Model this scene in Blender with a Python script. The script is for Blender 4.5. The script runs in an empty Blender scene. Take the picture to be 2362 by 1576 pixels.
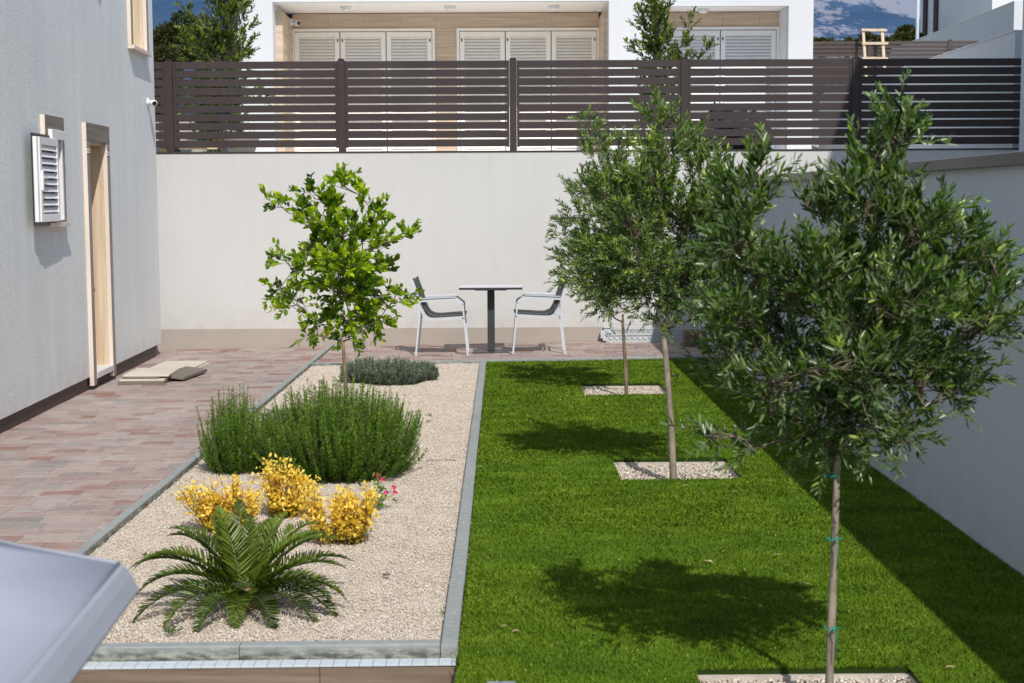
import bpy, math, random
import numpy as np
from mathutils import Vector, Matrix
rnd = random.Random(7); NR = np.random.RandomState(11)
C = bpy.context.scene.collection
# ------------------------------------------------------------------ measured camera
H = 1.72; FP = 3400.; PCX, PCY = 1181., 788.
pit = math.atan(323/FP); yaw = math.atan(21/FP); rol = .005
FW = np.array([math.sin(yaw)*math.cos(pit), math.cos(yaw)*math.cos(pit), -math.sin(pit)])
R0 = np.array([math.cos(yaw), -math.sin(yaw), 0.]); U0 = np.cross(R0, FW)
RT = R0*math.cos(rol)-U0*math.sin(rol); UP = U0*math.cos(rol)+R0*math.sin(rol)
def ray(x, y): return FW+RT*(x-PCX)/FP-UP*(y-PCY)/FP
def zg(x, y):                       # the garden rises a little towards its right hand side
    return (.004+.010*np.clip((y-5.6)/12.2, 0, 1))*x
def G(x, y, z0=0):                  # survey point on the ground (2350 px wide survey sheet)
    d = ray(x*1.0051, y*1.0051); z = z0
    for i in range(8):
        p = d*((z-H)/d[2])+np.array([0, 0, H]); z = z0+zg(p[0], p[1])
    return p
def AY(x, y, Y):
    d = ray(x*1.0051, y*1.0051); return d*(Y/d[1])+np.array([0, 0, H])
def AX(x, y, X):
    d = ray(x*1.0051, y*1.0051); return d*(X/d[0])+np.array([0, 0, H])

# ------------------------------------------------------------------ object helpers
def tag(o, label=None, cat=None, group=None, kind=None):
    if label: o['label'] = label
    if cat: o['category'] = cat
    if group: o['group'] = group
    if kind: o['kind'] = kind
    return o
def empty(name, loc=(0, 0, 0), rz=0, label=None, cat=None, group=None):
    o = bpy.data.objects.new(name, None); C.objects.link(o); o.location = loc; o.rotation_euler = (0, 0, rz)
    o.empty_display_size = .1
    return tag(o, label, cat, group)
class MB:
    def __init__(s): s.v = []; s.f = []; s.sm = []; s.col = []
    def add(s, vs, fs, smooth=False, tone=None):
        b = len(s.v); s.v += [tuple(map(float, v)) for v in vs]
        s.f += [tuple(b+i for i in f) for f in fs]; s.sm += [smooth]*len(fs)
        s.col += [(.5 if tone is None else tone)]*len(vs)
        return s
    def box(s, x0, x1, y0, y1, z0, z1, bev=0, tone=None, M=None):
        if bev <= 0:
            vs = [(x, y, z) for z in (z0, z1) for y in (y0, y1) for x in (x0, x1)]
            fs = [(0, 2, 3, 1), (4, 5, 7, 6), (0, 1, 5, 4), (1, 3, 7, 5), (3, 2, 6, 7), (2, 0, 4, 6)]
        else:
            b = min(bev, (x1-x0)*.45, (y1-y0)*.45, (z1-z0)*.45); vs = []
            def ring(i, z): return [(x0+i, y0+i, z), (x1-i, y0+i, z), (x1-i, y1-i, z), (x0+i, y1-i, z)]
            # octagonal-ish bevel: rings with inset corners
            vs = ring(b, z0)+ring(0, z0+b)+ring(0, z1-b)+ring(b, z1)
            fs = [(3, 2, 1, 0), (12, 13, 14, 15)]
            for r in range(3):
                for k in range(4):
                    a = r*4+k; c = r*4+(k+1) % 4; fs.append((a, c, c+4, a+4))
        if M is not None: vs = [tuple(M @ Vector(v)) for v in vs]
        return s.add(vs, fs, False, tone)
    def tube(s, pts, rads, n=8, cap=True, smooth=True):
        pts = [Vector(p) for p in pts]
        if not hasattr(rads, '__len__'): rads = [rads]*len(pts)
        vs = []; fs = []; up = Vector((.13, .21, .97)); m = len(pts)
        for i, p in enumerate(pts):
            t = (pts[min(i+1, m-1)]-pts[max(i-1, 0)])
            if t.length < 1e-9: t = Vector((0, 0, 1))
            t.normalize(); a = t.cross(up)
            if a.length < .1: a = t.cross(Vector((1, .1, 0)))
            a.normalize(); b = t.cross(a)
            for k in range(n):
                th = 2*math.pi*k/n; vs.append(p+(a*math.cos(th)+b*math.sin(th))*rads[i])
        for i in range(m-1):
            for k in range(n):
                k2 = (k+1) % n; fs.append((i*n+k, i*n+k2, (i+1)*n+k2, (i+1)*n+k))
        if cap: fs.append(tuple(range(n))[::-1]); fs.append(tuple((m-1)*n+k for k in range(n)))
        return s.add(vs, fs, smooth)
    def bar(s, p, q, w, h, up=(0, 0, 1)):      # rectangular bar
        p = Vector(p); q = Vector(q); t = (q-p).normalized(); a = t.cross(Vector(up))
        if a.length < 1e-3: a = t.cross(Vector((0, 1, 0)))
        a.normalize(); b = a.cross(t).normalized(); vs = []
        for e in (p, q):
            for sa, sb in ((-1, -1), (1, -1), (1, 1), (-1, 1)): vs.append(e+a*sa*w/2+b*sb*h/2)
        return s.add(vs, [(0, 1, 2, 3), (7, 6, 5, 4), (0, 4, 5, 1), (1, 5, 6, 2), (2, 6, 7, 3), (3, 7, 4, 0)])
    def lathe(s, prof, n=16, c=(0, 0, 0), M=None):
        vs = []; fs = []
        for r, z in prof:
            for k in range(n):
                t = 2*math.pi*k/n; v = Vector((r*math.cos(t), r*math.sin(t), z))
                if M is not None: v = M @ v
                vs.append(v+Vector(c))
        for i in range(len(prof)-1):
            for k in range(n):
                k2 = (k+1) % n; fs.append((i*n+k, i*n+k2, (i+1)*n+k2, (i+1)*n+k))
        fs.append(tuple(range(n))[::-1]); fs.append(tuple((len(prof)-1)*n+k for k in range(n)))
        return s.add(vs, fs, True)
    def build(s, name, mat, parent=None, loc=None):
        me = bpy.data.meshes.new(name); me.from_pydata(s.v, [], s.f); me.materials.append(mat)
        me.polygons.foreach_set('use_smooth', s.sm)
        at = me.attributes.new('tone', 'FLOAT', 'POINT'); at.data.foreach_set('value', s.col)
        me.update(); o = bpy.data.objects.new(name, me); C.objects.link(o)
        if parent: o.parent = parent
        if loc: o.location = loc
        return o
def npmesh(name, V, F, mat, tone=None, parent=None, smooth=False):
    """V (n,3), F (m,k) fixed corner count"""
    me = bpy.data.meshes.new(name); n = len(V); m, k = F.shape
    me.vertices.add(n); me.vertices.foreach_set('co', np.ascontiguousarray(V, dtype=np.float32).ravel())
    me.loops.add(m*k); me.loops.foreach_set('vertex_index', F.astype(np.int32).ravel())
    me.polygons.add(m); me.polygons.foreach_set('loop_start', (np.arange(m)*k).astype(np.int32))
    me.polygons.foreach_set('loop_total', np.full(m, k, dtype=np.int32))
    me.materials.append(mat)
    if smooth: me.polygons.foreach_set('use_smooth', np.ones(m, dtype=bool))
    if tone is not None:
        at = me.attributes.new('tone', 'FLOAT', 'POINT'); at.data.foreach_set('value', tone.astype(np.float32))
    me.update(calc_edges=True); me.validate(); o = bpy.data.objects.new(name, me); C.objects.link(o)
    if parent: o.parent = parent
    return o

# ------------------------------------------------------------------ materials
def lin(r, g, b):
    f = lambda c: (c/255/12.92) if c/255 <= .04045 else ((c/255+.055)/1.055)**2.4
    return (f(r), f(g), f(b), 1)
class NT:
    def __init__(s, name):
        s.m = bpy.data.materials.new(name); s.m.use_nodes = True; s.t = s.m.node_tree
        s.b = s.t.nodes['Principled BSDF']; s.out = s.t.nodes['Material Output']
    def n(s, typ, **kw):
        x = s.t.nodes.new(typ)
        for k, v in kw.items():
            if k in x.inputs.keys() if hasattr(x.inputs, 'keys') else False: pass
            setattr(x, k, v)
        return x
    def L(s, a, b): s.t.links.new(a, b)
    def coord(s, scale=(1, 1, 1), obj=True):
        tc = s.n('ShaderNodeTexCoord'); mp = s.n('ShaderNodeMapping'); mp.inputs['Scale'].default_value = scale
        s.L(tc.outputs['Object'], mp.inputs['Vector']); return mp.outputs['Vector']
    def geo(s, scale=(1, 1, 1)):
        tc = s.n('ShaderNodeNewGeometry'); mp = s.n('ShaderNodeMapping'); mp.inputs['Scale'].default_value = scale
        s.L(tc.outputs['Position'], mp.inputs['Vector']); return mp.outputs['Vector']
    def noise(s, vec, scale, detail=4, rough=.55):
        x = s.n('ShaderNodeTexNoise'); x.inputs['Scale'].default_value = scale
        x.inputs['Detail'].default_value = detail; x.inputs['Roughness'].default_value = rough
        s.L(vec, x.inputs['Vector']); return x.outputs['Fac']
    def vor(s, vec, scale, feature='F1'):
        x = s.n('ShaderNodeTexVoronoi'); x.feature = feature; x.inputs['Scale'].default_value = scale
        s.L(vec, x.inputs['Vector']); return x
    def ramp(s, fac, stops, interp='LINEAR'):
        x = s.n('ShaderNodeValToRGB'); x.color_ramp.interpolation = interp; e = x.color_ramp.elements
        while len(e) < len(stops): e.new(.5)
        for i, (p, c) in enumerate(stops):
            e[i].position = p; e[i].color = c if len(c) == 4 else (*c, 1)
        s.L(fac, x.inputs['Fac']); return x.outputs['Color']
    def mix(s, fac, a, b, mode='MIX'):
        x = s.n('ShaderNodeMix'); x.data_type = 'RGBA'; x.blend_type = mode
        for i, v in ((0, fac), (6, a), (7, b)):
            if isinstance(v, (int, float)): x.inputs[i].default_value = v
            elif isinstance(v, tuple): x.inputs[i].default_value = v if len(v) == 4 else (*v, 1)
            else: s.L(v, x.inputs[i])
        return x.outputs[2]
    def attr(s, name='tone'):
        x = s.n('ShaderNodeAttribute'); x.attribute_name = name; return x.outputs['Fac']
    def bump(s, h, strength=.3, dist=.01):
        x = s.n('ShaderNodeBump'); x.inputs['Strength'].default_value = strength; x.inputs['Distance'].default_value = dist
        s.L(h, x.inputs['Height']); s.L(x.outputs['Normal'], s.b.inputs['Normal']); return x
    def set(s, col=None, rough=.6, metal=0, spec=.5):
        if col is not None:
            if isinstance(col, tuple): s.b.inputs['Base Color'].default_value = col if len(col) == 4 else (*col, 1)
            else: s.L(col, s.b.inputs['Base Color'])
        s.b.inputs['Roughness'].default_value = rough; s.b.inputs['Metallic'].default_value = metal
        s.b.inputs['Specular IOR Level'].default_value = spec
        return s.m

def m_plain(name, col, rough=.6, metal=0, var=.08, scale=6, bump=0, bscale=80, spec=.5):
    t = NT(name); v = t.geo(); n = t.noise(v, scale)
    a = tuple(c*(1-var) for c in col[:3]); b = tuple(min(1, c*(1+var)) for c in col[:3])
    c = t.ramp(n, [(.3, a), (.7, b)])
    if bump: t.bump(t.noise(v, bscale, 3), bump, .01)
    return t.set(c, rough, metal, spec)
def m_stucco(name, col, grain=160, bstr=.6, streak=.06, tint=(.9, .97, 1.03), speck=.1, stain=None):
    t = NT(name); v = t.geo()
    base = tuple(col[:3]); st = t.noise(t.geo((2.2, 2.2, .18)), 2.4, 5, .6)
    c1 = t.ramp(st, [(.3, tuple(x*(1-streak)*k for x, k in zip(base, tint))), (.7, base)])
    g = t.noise(v, grain, 5, .7); c2 = t.ramp(g, [(.35, (1-speck,)*3), (.65, (1, 1, 1))])
    c = t.mix(1, c1, c2, 'MULTIPLY')
    big = t.ramp(t.noise(v, .7, 3), [(.3, (.94, .94, .94)), (.7, (1, 1, 1))]); c = t.mix(1, c, big, 'MULTIPLY')
    if stain:
        sp = t.n('ShaderNodeSeparateXYZ'); t.L(t.geo(), sp.inputs[0]); z0_, z1_ = stain
        top = t.n('ShaderNodeMapRange'); top.inputs[1].default_value = z1_-1.1; top.inputs[2].default_value = z1_; t.L(sp.outputs['Z'], top.inputs[0])
        dr = t.ramp(t.noise(t.geo((9, 9, .25)), 1.5, 5, .7), [(.50, (0, 0, 0)), (.68, (1, 1, 1))]); a_ = t.n('ShaderNodeMath'); a_.operation = 'MULTIPLY'; t.L(top.outputs[0], a_.inputs[0]); t.L(dr, a_.inputs[1])
        b_ = t.n('ShaderNodeMath'); b_.operation = 'MULTIPLY'; b_.inputs[1].default_value = .16; t.L(a_.outputs[0], b_.inputs[0]); c = t.mix(b_.outputs[0], c, t.mix(1, c, (.80, .76, .69, 1), 'MULTIPLY'))
        lo = t.n('ShaderNodeMapRange'); lo.inputs[1].default_value = z0_+.35; lo.inputs[2].default_value = z0_; t.L(sp.outputs['Z'], lo.inputs[0])
        l2 = t.n('ShaderNodeMath'); l2.operation = 'MULTIPLY'; t.L(lo.outputs[0], l2.inputs[0]); t.L(t.ramp(t.noise(t.geo(), 5, 5, .7), [(.35, (0, 0, 0)), (.7, (.75, .75, .75))]), l2.inputs[1])
        c = t.mix(l2.outputs[0], c, t.mix(1, c, (.80, .75, .68, 1), 'MULTIPLY'))
    t.bump(g, bstr, .006)
    return t.set(c, .9, 0, .2)
def m_travertine(name, a, b, axis='z', rough=.55):
    t = NT(name); sc = {'z': (14, 14, .6), 'x': (.8, .8, 16), 'y': (1.5, .8, 14)}[axis]
    n = t.noise(t.geo(sc), 1.6, 6, .6); c = t.ramp(n, [(.28, a), (.5, tuple((x+y)/2 for x, y in zip(a, b))), (.72, b)])
    p = t.noise(t.geo((60, 60, 60)), 1.5, 3); c = t.mix(1, c, t.ramp(p, [(.3, (.8, .78, .75)), (.4, (1, 1, 1))]), 'MULTIPLY')
    t.bump(p, .2, .002); return t.set(c, rough, 0, .4)
def m_leaf(name, stops, rough=.42, back=None, trans=.3, transcol=(.35, .5, .05), spec=.45):
    t = NT(name); a = t.attr(); c = t.ramp(a, stops)
    if back:
        g = t.n('ShaderNodeNewGeometry'); c = t.mix(g.outputs['Backfacing'], c, back)
    t.set(c, rough, 0, spec)
    tr = t.n('ShaderNodeBsdfTranslucent'); tc = t.mix(1, c, (*transcol, 1), 'MULTIPLY')
    tc2 = t.mix(1, tc, (3.2, 3.2, 3.2, 1), 'MULTIPLY')
    t.L(tc2, tr.inputs['Color']); mx = t.n('ShaderNodeMixShader'); mx.inputs[0].default_value = trans
    t.L(t.b.outputs[0], mx.inputs[1]); t.L(tr.outputs[0], mx.inputs[2]); t.L(mx.outputs[0], t.out.inputs['Surface'])
    return t.m

M = {}
M['stucco_grey'] = m_stucco('grey_stucco', (.90, .905, .885), 48, .8, .07, (.96, .99, 1.0), .16, (.05, 7.0))
M['stucco_cream'] = m_stucco('cream_stucco', (.595, .59, .575), 75, .35, .025, (1, .995, .985), .05, (.15, 2.33))
M['stucco_white'] = m_stucco('white_plaster', (.665, .67, .685), 90, .12, .03, (1, 1, 1), .03)
M['stucco_shade'] = m_stucco('side_wall_plaster', (.61, .64, .675), 75, .45, .06, (.97, 1, 1.02), .07, (0, 1.9))
M['stucco_far'] = m_stucco('far_plaster', (.60, .63, .64), 60, .1, .05, (1, 1, 1), .03)
M['plinth_beige'] = m_plain('beige_plinth', (.37, .32, .28), .8, var=.05, scale=3, bump=.1)
M['plinth_brown'] = m_plain('brown_plinth', (.055, .03, .026), .6, var=.15, scale=9, bump=.1)
M['trav_light'] = m_travertine('light_travertine', (.46, .34, .22), (.72, .60, .44))
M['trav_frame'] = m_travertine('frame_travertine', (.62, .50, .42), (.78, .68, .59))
M['trav_face_shade'] = m_travertine('frame_face_shaded', (.22, .19, .165), (.32, .285, .25))  # shade on the surround fronts put into the stone colour
M['trav_lintel_shade'] = m_travertine('lintel_face_shaded', (.14, .11, .095), (.27, .225, .195), 'y')  # lintel front darkened the same way, shade in the colour
M['trav_villa'] = m_travertine('villa_travertine', (.42, .31, .22), (.68, .55, .42), 'x')
M['soffit'] = m_plain('soffit_plaster', (.90, .87, .83), .85, var=.03)
M['white_alu'] = m_plain('white_aluminium', (.78, .78, .78), .35, var=.03)
M['white_plastic'] = m_plain('white_plastic', (.74, .75, .76), .4, var=.05)
M['cream_alu'] = m_plain('cream_aluminium', (.88, .85, .79), .45, var=.04)
M['black_rubber'] = m_plain('black_rubber', (.02, .022, .035), .5, var=.2)
M['gap'] = m_plain('shutter_gap', (.10, .095, .085), .8)
M['dark'] = m_plain('dark_void', (.015, .015, .015), .8)
M['fence'] = m_plain('brown_fence_metal', (.052, .040, .039), .6, var=.12, scale=2.2, bump=.03, bscale=300, spec=.22)
M['fence_far'] = m_plain('far_fence_metal', (.06, .042, .038), .5, var=.1)
M['coping_grey'] = m_plain('grey_coping_metal', (.13, .125, .125), .38, .3, var=.2, scale=1.5)
M['chair_white'] = m_plain('white_chair_metal', (.56, .59, .63), .35, var=.03)
M['sling'] = m_plain('dark_grey_sling', (.055, .065, .07), .7, var=.12, scale=60, bump=.2, bscale=600)
M['table_dark'] = m_plain('dark_table_metal', (.035, .04, .043), .45, var=.15, scale=5)
M['table_top'] = m_plain('table_top_reflect', (.62, .61, .63), .6, var=.04)  # reflected light put into the colour of the pale top
M['canvas'] = m_plain('grey_parasol_canvas', (.43, .45, .53), .8, var=.02, scale=3, bump=.05, bscale=900)
M['canvas_rim'] = m_plain('grey_parasol_rim', (.33, .345, .39), .8, var=.05, scale=3)
M['pole'] = m_plain('parasol_pole_metal', (.10, .10, .11), .4, .5)
M['wood'] = m_plain('pale_timber', (.58, .46, .32), .7, var=.15, scale=12, bump=.2, bscale=60)
M['stake'] = m_plain('stake_timber', (.34, .24, .16), .8, var=.2, scale=14, bump=.3, bscale=90)
M['green_tie'] = m_plain('green_tie_plastic', (.01, .22, .16), .5)
M['black_tie'] = m_plain('black_tie_plastic', (.015, .015, .015), .5)
M['channel'] = m_plain('grey_channel_plastic', (.50, .53, .54), .5, var=.06)
M['net'] = m_plain('black_netting', (.025, .026, .028), .55, var=.5, scale=30, bump=.8, bscale=40)
M['slab'] = m_travertine('slab_travertine', (.50, .44, .36), (.66, .60, .50), 'x')
M['slab_dark'] = m_plain('dark_slab_stone', (.17, .145, .115), .7, var=.1)  # darker brown stone than the pale slabs
M['cover'] = m_plain('steel_cover', (.30, .33, .36), .3, .6, var=.5, scale=30)
M['pinkf'] = m_plain('pink_petals', (.62, .01, .12), .5, var=.2, scale=40)
M['block'] = m_plain('brown_clay_blocks', (.17, .11, .085), .8, var=.2, scale=12)
M['pot'] = m_plain('grey_plant_pot', (.22, .21, .20), .7)
M['pole_pale'] = m_plain('pale_lamp_pole', (.45, .52, .58), .4)
M['lens'] = m_plain('camera_lens', (.01, .01, .012), .15)
M['lamp'] = m_plain('white_lamp_glass', (.75, .75, .78), .3)
M['brass'] = m_plain('dark_handle_metal', (.12, .09, .06), .4, .6)
M['terrain_soil'] = m_plain('soil', (.12, .085, .055), .95, var=.3, scale=10, bump=.6, bscale=60)
M['upper_ground'] = m_plain('upper_ground', (.34, .31, .26), .95, var=.3, scale=1.5, bump=.4, bscale=8)

def kerb_mat():
    t = NT('concrete_kerb'); v = t.geo(); n = t.noise(v, 30, 5); big = t.noise(v, 1.7, 4)
    c = t.ramp(n, [(.25, (.255, .27, .26)), (.75, (.335, .345, .335))])
    c = t.mix(1, c, t.ramp(big, [(.3, (.88, .9, .9)), (.7, (1.05, 1.05, 1.05))]), 'MULTIPLY')
    # damp moss stains creeping up the vertical faces
    g = t.n('ShaderNodeNewGeometry'); sx = t.n('ShaderNodeSeparateXYZ'); t.L(g.outputs['Normal'], sx.inputs[0])
    mth = t.n('ShaderNodeMath'); mth.operation = 'LESS_THAN'; mth.inputs[1].default_value = .5; t.L(sx.outputs['Z'], mth.inputs[0])
    st = t.ramp(t.noise(t.geo((3, 3, 9)), 3.5, 6, .7), [(.42, (.35, .35, .30)), (.6, (1.25, 1.22, 1.1))])
    sp = t.n('ShaderNodeSeparateXYZ'); t.L(g.outputs['Position'], sp.inputs[0])
    low = t.n('ShaderNodeMapRange'); low.inputs[1].default_value = .022; low.inputs[2].default_value = -.012
    t.L(sp.outputs['Z'], low.inputs[0]); mm = t.n('ShaderNodeMath'); mm.operation = 'MULTIPLY'
    t.L(low.outputs[0], mm.inputs[0]); t.L(mth.outputs[0], mm.inputs[1])
    c = t.mix(mm.outputs[0], c, t.mix(1, c, st, 'MULTIPLY'))
    t.bump(t.noise(v, 220, 3), .3, .003); return t.set(c, .85, 0, .3)
M['kerb'] = kerb_mat()
def paver_mat():
    t = NT('clay_pavers'); a = t.attr(); v = t.geo()
    c = t.ramp(a, [(0, (.26, .145, .115)), (.14, (.32, .19, .155)), (.3, (.36, .26, .23)), (.5, (.40, .315, .285)),
                   (.66, (.45, .375, .335)), (.8, (.40, .345, .31)), (.9, (.27, .26, .245)), (1, (.48, .43, .385))])
    n1 = t.noise(t.geo((7, 22, 7)), 1.3, 4, .6)
    c = t.mix(t.ramp(n1, [(.42, (0, 0, 0)), (.62, (.65, .65, .65))]), c, t.mix(t.ramp(t.noise(v, 3.1, 2), [(.45, (0, 0, 0)), (.55, (1, 1, 1))]), (.42, .35, .315, 1), (.31, .20, .17, 1)))
    c = t.mix(1, c, t.ramp(t.noise(v, 120, 3), [(.3, (.74, .71, .71)), (.7, (.93, .90, .90))]), 'MULTIPLY')
    c = t.mix(t.ramp(t.noise(v, .9, 5, .6), [(.45, (0, 0, 0)), (.75, (.3, .3, .3))]), c, (.50, .455, .40, 1))
    t.bump(t.noise(v, 180, 3), .35, .002); return t.set(c, .8, 0, .3)
M['paver'] = paver_mat()
M['joint'] = m_plain('joint_sand', (.22, .18, .155), .95, var=.25, scale=20, bump=.3)
def gravel_mat(name, stone=False):
    t = NT(name); v = t.geo()
    if stone:
        c = t.ramp(t.attr(), [(0, (.30, .20, .13)), (.03, (.52, .41, .31)), (.2, (.62, .53, .435)), (.5, (.67, .588, .495)), (.8, (.715, .645, .56)), (1, (.85, .80, .72))])
        c = t.mix(1, c, t.ramp(t.noise(v, 220, 3), [(.3, (.88, .87, .85)), (.7, (1.04, 1.04, 1.04))]), 'MULTIPLY')
        return t.set(c, .8, 0, .3)
    w = t.vor(v, 95); c = t.ramp(w.outputs['Color'], [(.05, (.55, .46, .37)), (.5, (.68, .59, .50)), (.95, (.76, .69, .60))])
    c = t.mix(1, c, t.ramp(w.outputs['Distance'], [(.25, (1, 1, 1)), (.8, (.68, .64, .58))]), 'MULTIPLY')
    b = t.n('ShaderNodeMath'); b.operation = 'SUBTRACT'; b.inputs[0].default_value = 1; t.L(w.outputs['Distance'], b.inputs[1])
    t.bump(b.outputs[0], .8, .008); return t.set(c, .85, 0, .3)
M['gravel'] = gravel_mat('gravel_bed'); M['pebble'] = gravel_mat('gravel_stone', True)
def turf_mat(name, base=False):
    t = NT(name); v = t.geo()
    c = t.ramp(t.attr(), [(0, (.028, .062, .004)), (.35, (.098, .180, .010)), (.7, (.168, .268, .018)), (.95, (.285, .375, .042)), (1, (.52, .52, .20))])
    if base: c = (.018, .038, .003, 1)
    c2 = t.mix(1, c, t.ramp(t.noise(t.geo((1, 2.2, 1)), 2.3, 4, .6), [(.3, (.66, .72, .6)), (.7, (1.18, 1.12, 1.1))]), 'MULTIPLY')
    t.set(c2, .6, 0, .15)
    if not base:
        tr = t.n('ShaderNodeBsdfTranslucent'); t.L(t.mix(1, c2, (1.4, 1.5, .6, 1), 'MULTIPLY'), tr.inputs['Color'])
        mx = t.n('ShaderNodeMixShader'); mx.inputs[0].default_value = .15
        t.L(t.b.outputs[0], mx.inputs[1]); t.L(tr.outputs[0], mx.inputs[2]); t.L(mx.outputs[0], t.out.inputs['Surface'])
    return t.m
M['turf'] = turf_mat('artificial_turf_blades'); M['turf_base'] = turf_mat('turf_backing', True)
def bark_mat(name, a, b):
    t = NT(name); n = t.noise(t.geo((40, 40, 7)), 1.4, 6, .65); c = t.ramp(n, [(.3, a), (.55, b), (.75, tuple(x*1.25 for x in b))])
    c = t.mix(t.ramp(t.noise(t.geo(), 9, 3), [(.5, (0, 0, 0)), (.62, (.6, .6, .6))]), c, tuple(x*1.5 for x in b))
    t.bump(n, .6, .006); return t.set(c, .9, 0, .2)
M['bark_olive'] = bark_mat('olive_bark', (.13, .10, .075), (.26, .22, .17))
M['bark_brown'] = bark_mat('citrus_bark', (.10, .07, .045), (.20, .15, .10))
M['bark_limb'] = bark_mat('limb_bark', (.07, .055, .035), (.15, .125, .085))
M['bark_dark'] = bark_mat('shrub_bark', (.06, .045, .03), (.12, .09, .06))
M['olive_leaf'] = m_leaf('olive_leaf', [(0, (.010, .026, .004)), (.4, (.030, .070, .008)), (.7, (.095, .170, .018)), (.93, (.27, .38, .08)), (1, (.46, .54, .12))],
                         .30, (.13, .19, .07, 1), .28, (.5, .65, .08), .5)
M['citrus_leaf'] = m_leaf('citrus_leaf', [(0, (.025, .06, .004)), (.35, (.10, .19, .008)), (.7, (.27, .38, .010)), (1, (.50, .57, .03))], .38, None, .35, (.5, .6, .07), .5)
M['laurel_leaf'] = m_leaf('laurel_leaf', [(0, (.014, .032, .005)), (.5, (.065, .105, .010)), (.85, (.16, .21, .018)), (1, (.30, .32, .04))], .33, None, .25, (.5, .55, .1), .5)
M['rosemary_leaf'] = m_leaf('rosemary_leaf', [(0, (.016, .036, .004)), (.5, (.095, .185, .014)), (.85, (.22, .34, .03)), (1, (.36, .47, .07))], .5, None, .3, (.5, .6, .15), .4)
M['lavender_leaf'] = m_leaf('lavender_leaf', [(0, (.06, .085, .06)), (.5, (.16, .205, .145)), (1, (.30, .35, .25))], .7, None, .2, (.5, .55, .4), .2)
M['yellow_leaf'] = m_leaf('yellow_leaf', [(0, (.10, .12, .012)), (.25, (.44, .35, .03)), (.6, (.78, .58, .07)), (1, (.90, .72, .20))], .5, None, .3, (.6, .55, .1), .3)
M['cycad_leaf'] = m_leaf('cycad_leaf', [(0, (.018, .034, .004)), (.5, (.064, .105, .011)), (1, (.17, .235, .028))], .33, None, .25, (.5, .6, .12), .5)
M['bush_leaf'] = m_leaf('bush_leaf', [(0, (.015, .02, .006)), (.4, (.055, .065, .02)), (.8, (.11, .115, .035)), (1, (.17, .15, .06))], .6, None, .2, (.5, .5, .15), .2)
M['weed_leaf'] = m_leaf('weed_leaf', [(0, (.05, .10, .02)), (1, (.12, .18, .05))], .6)
M['dry_leaf'] = m_plain('dry_leaf', (.50, .38, .20), .8, var=.3, scale=50)
def wood_tile_mat():
    t = NT('wood_look_tile'); n = t.noise(t.geo((1.2, 1.2, 26)), 1.5, 6, .65)
    c = t.ramp(n, [(.25, (.12, .08, .055)), (.5, (.20, .145, .105)), (.75, (.29, .22, .165))]); return t.set(c, .5, 0, .4)
M['wood_tile'] = wood_tile_mat()

# ------------------------------------------------------------------ foliage helpers
T_OLIVE = (np.array([[0, 0, 0], [.3, .5, .05], [.7, .42, .05], [1, 0, 0], [.7, -.42, .05], [.3, -.5, .05]]), [[0, 5, 4, 3], [0, 3, 2, 1]])
T_NEEDLE = (np.array([[0, .5, 0], [0, -.5, 0], [1, 0, 0]]), [[0, 1, 2]])
T_BROAD = (np.array([[0, 0, 0], [.24, .42, .05], [.62, .46, .05], [1, 0, -.06], [.62, -.46, .05], [.24, -.42, .05], [.4, 0, .0], [.75, 0, 0]]),
           [[0, 6, 2, 1], [6, 7, 3, 2], [0, 5, 4, 6], [6, 4, 3, 7]])
class Leaves:
    def __init__(s): s.P = []; s.D = []; s.L = []; s.W = []; s.T = []
    def add(s, p, d, l, w, t): s.P.append(p); s.D.append(d); s.L.append(l); s.W.append(w); s.T.append(t)
    def arr(s, P, D, L, W, T): s.P += list(P); s.D += list(D); s.L += list(L); s.W += list(W); s.T += list(T)
    def build(s, name, tpl, mat, parent, upb=.6):
        P = np.array(s.P); D = np.array(s.D); L = np.array(s.L)[:, None]; W = np.array(s.W)[:, None]; T = np.array(s.T)
        D /= np.linalg.norm(D, axis=1, keepdims=True)+1e-9
        n = len(P); U = NR.normal(size=(n, 3)); U[:, 2] += upb*1.5
        S = np.cross(D, U); S /= np.linalg.norm(S, axis=1, keepdims=True)+1e-9; N = np.cross(S, D)
        t, f = tpl; k = len(t)
        V = (P[:, None, :]+D[:, None, :]*(t[None, :, 0:1]*L[:, None])+S[:, None, :]*(t[None, :, 1:2]*W[:, None])+N[:, None, :]*(t[None, :, 2:3]*L[:, None]))
        F = (np.arange(n)[:, None, None]*k+np.array(f)[None]).reshape(-1, len(f[0]))
        return npmesh(name, V.reshape(-1, 3), F, mat, np.repeat(np.clip(T, 0, 1), k), parent)
def unit(v): v = np.array(v, float); return v/(np.linalg.norm(v)+1e-9)
def curve(a, b, sag=0, n=6, wob=.02):
    a = np.array(a, float); b = np.array(b, float); o = []
    w = NR.normal(size=3)*wob
    for i in range(n+1):
        t = i/n; p = a+(b-a)*t; p = p+w*math.sin(math.pi*t)+np.array([0, 0, sag])*math.sin(math.pi*t); o.append(p)
    return o

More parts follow.
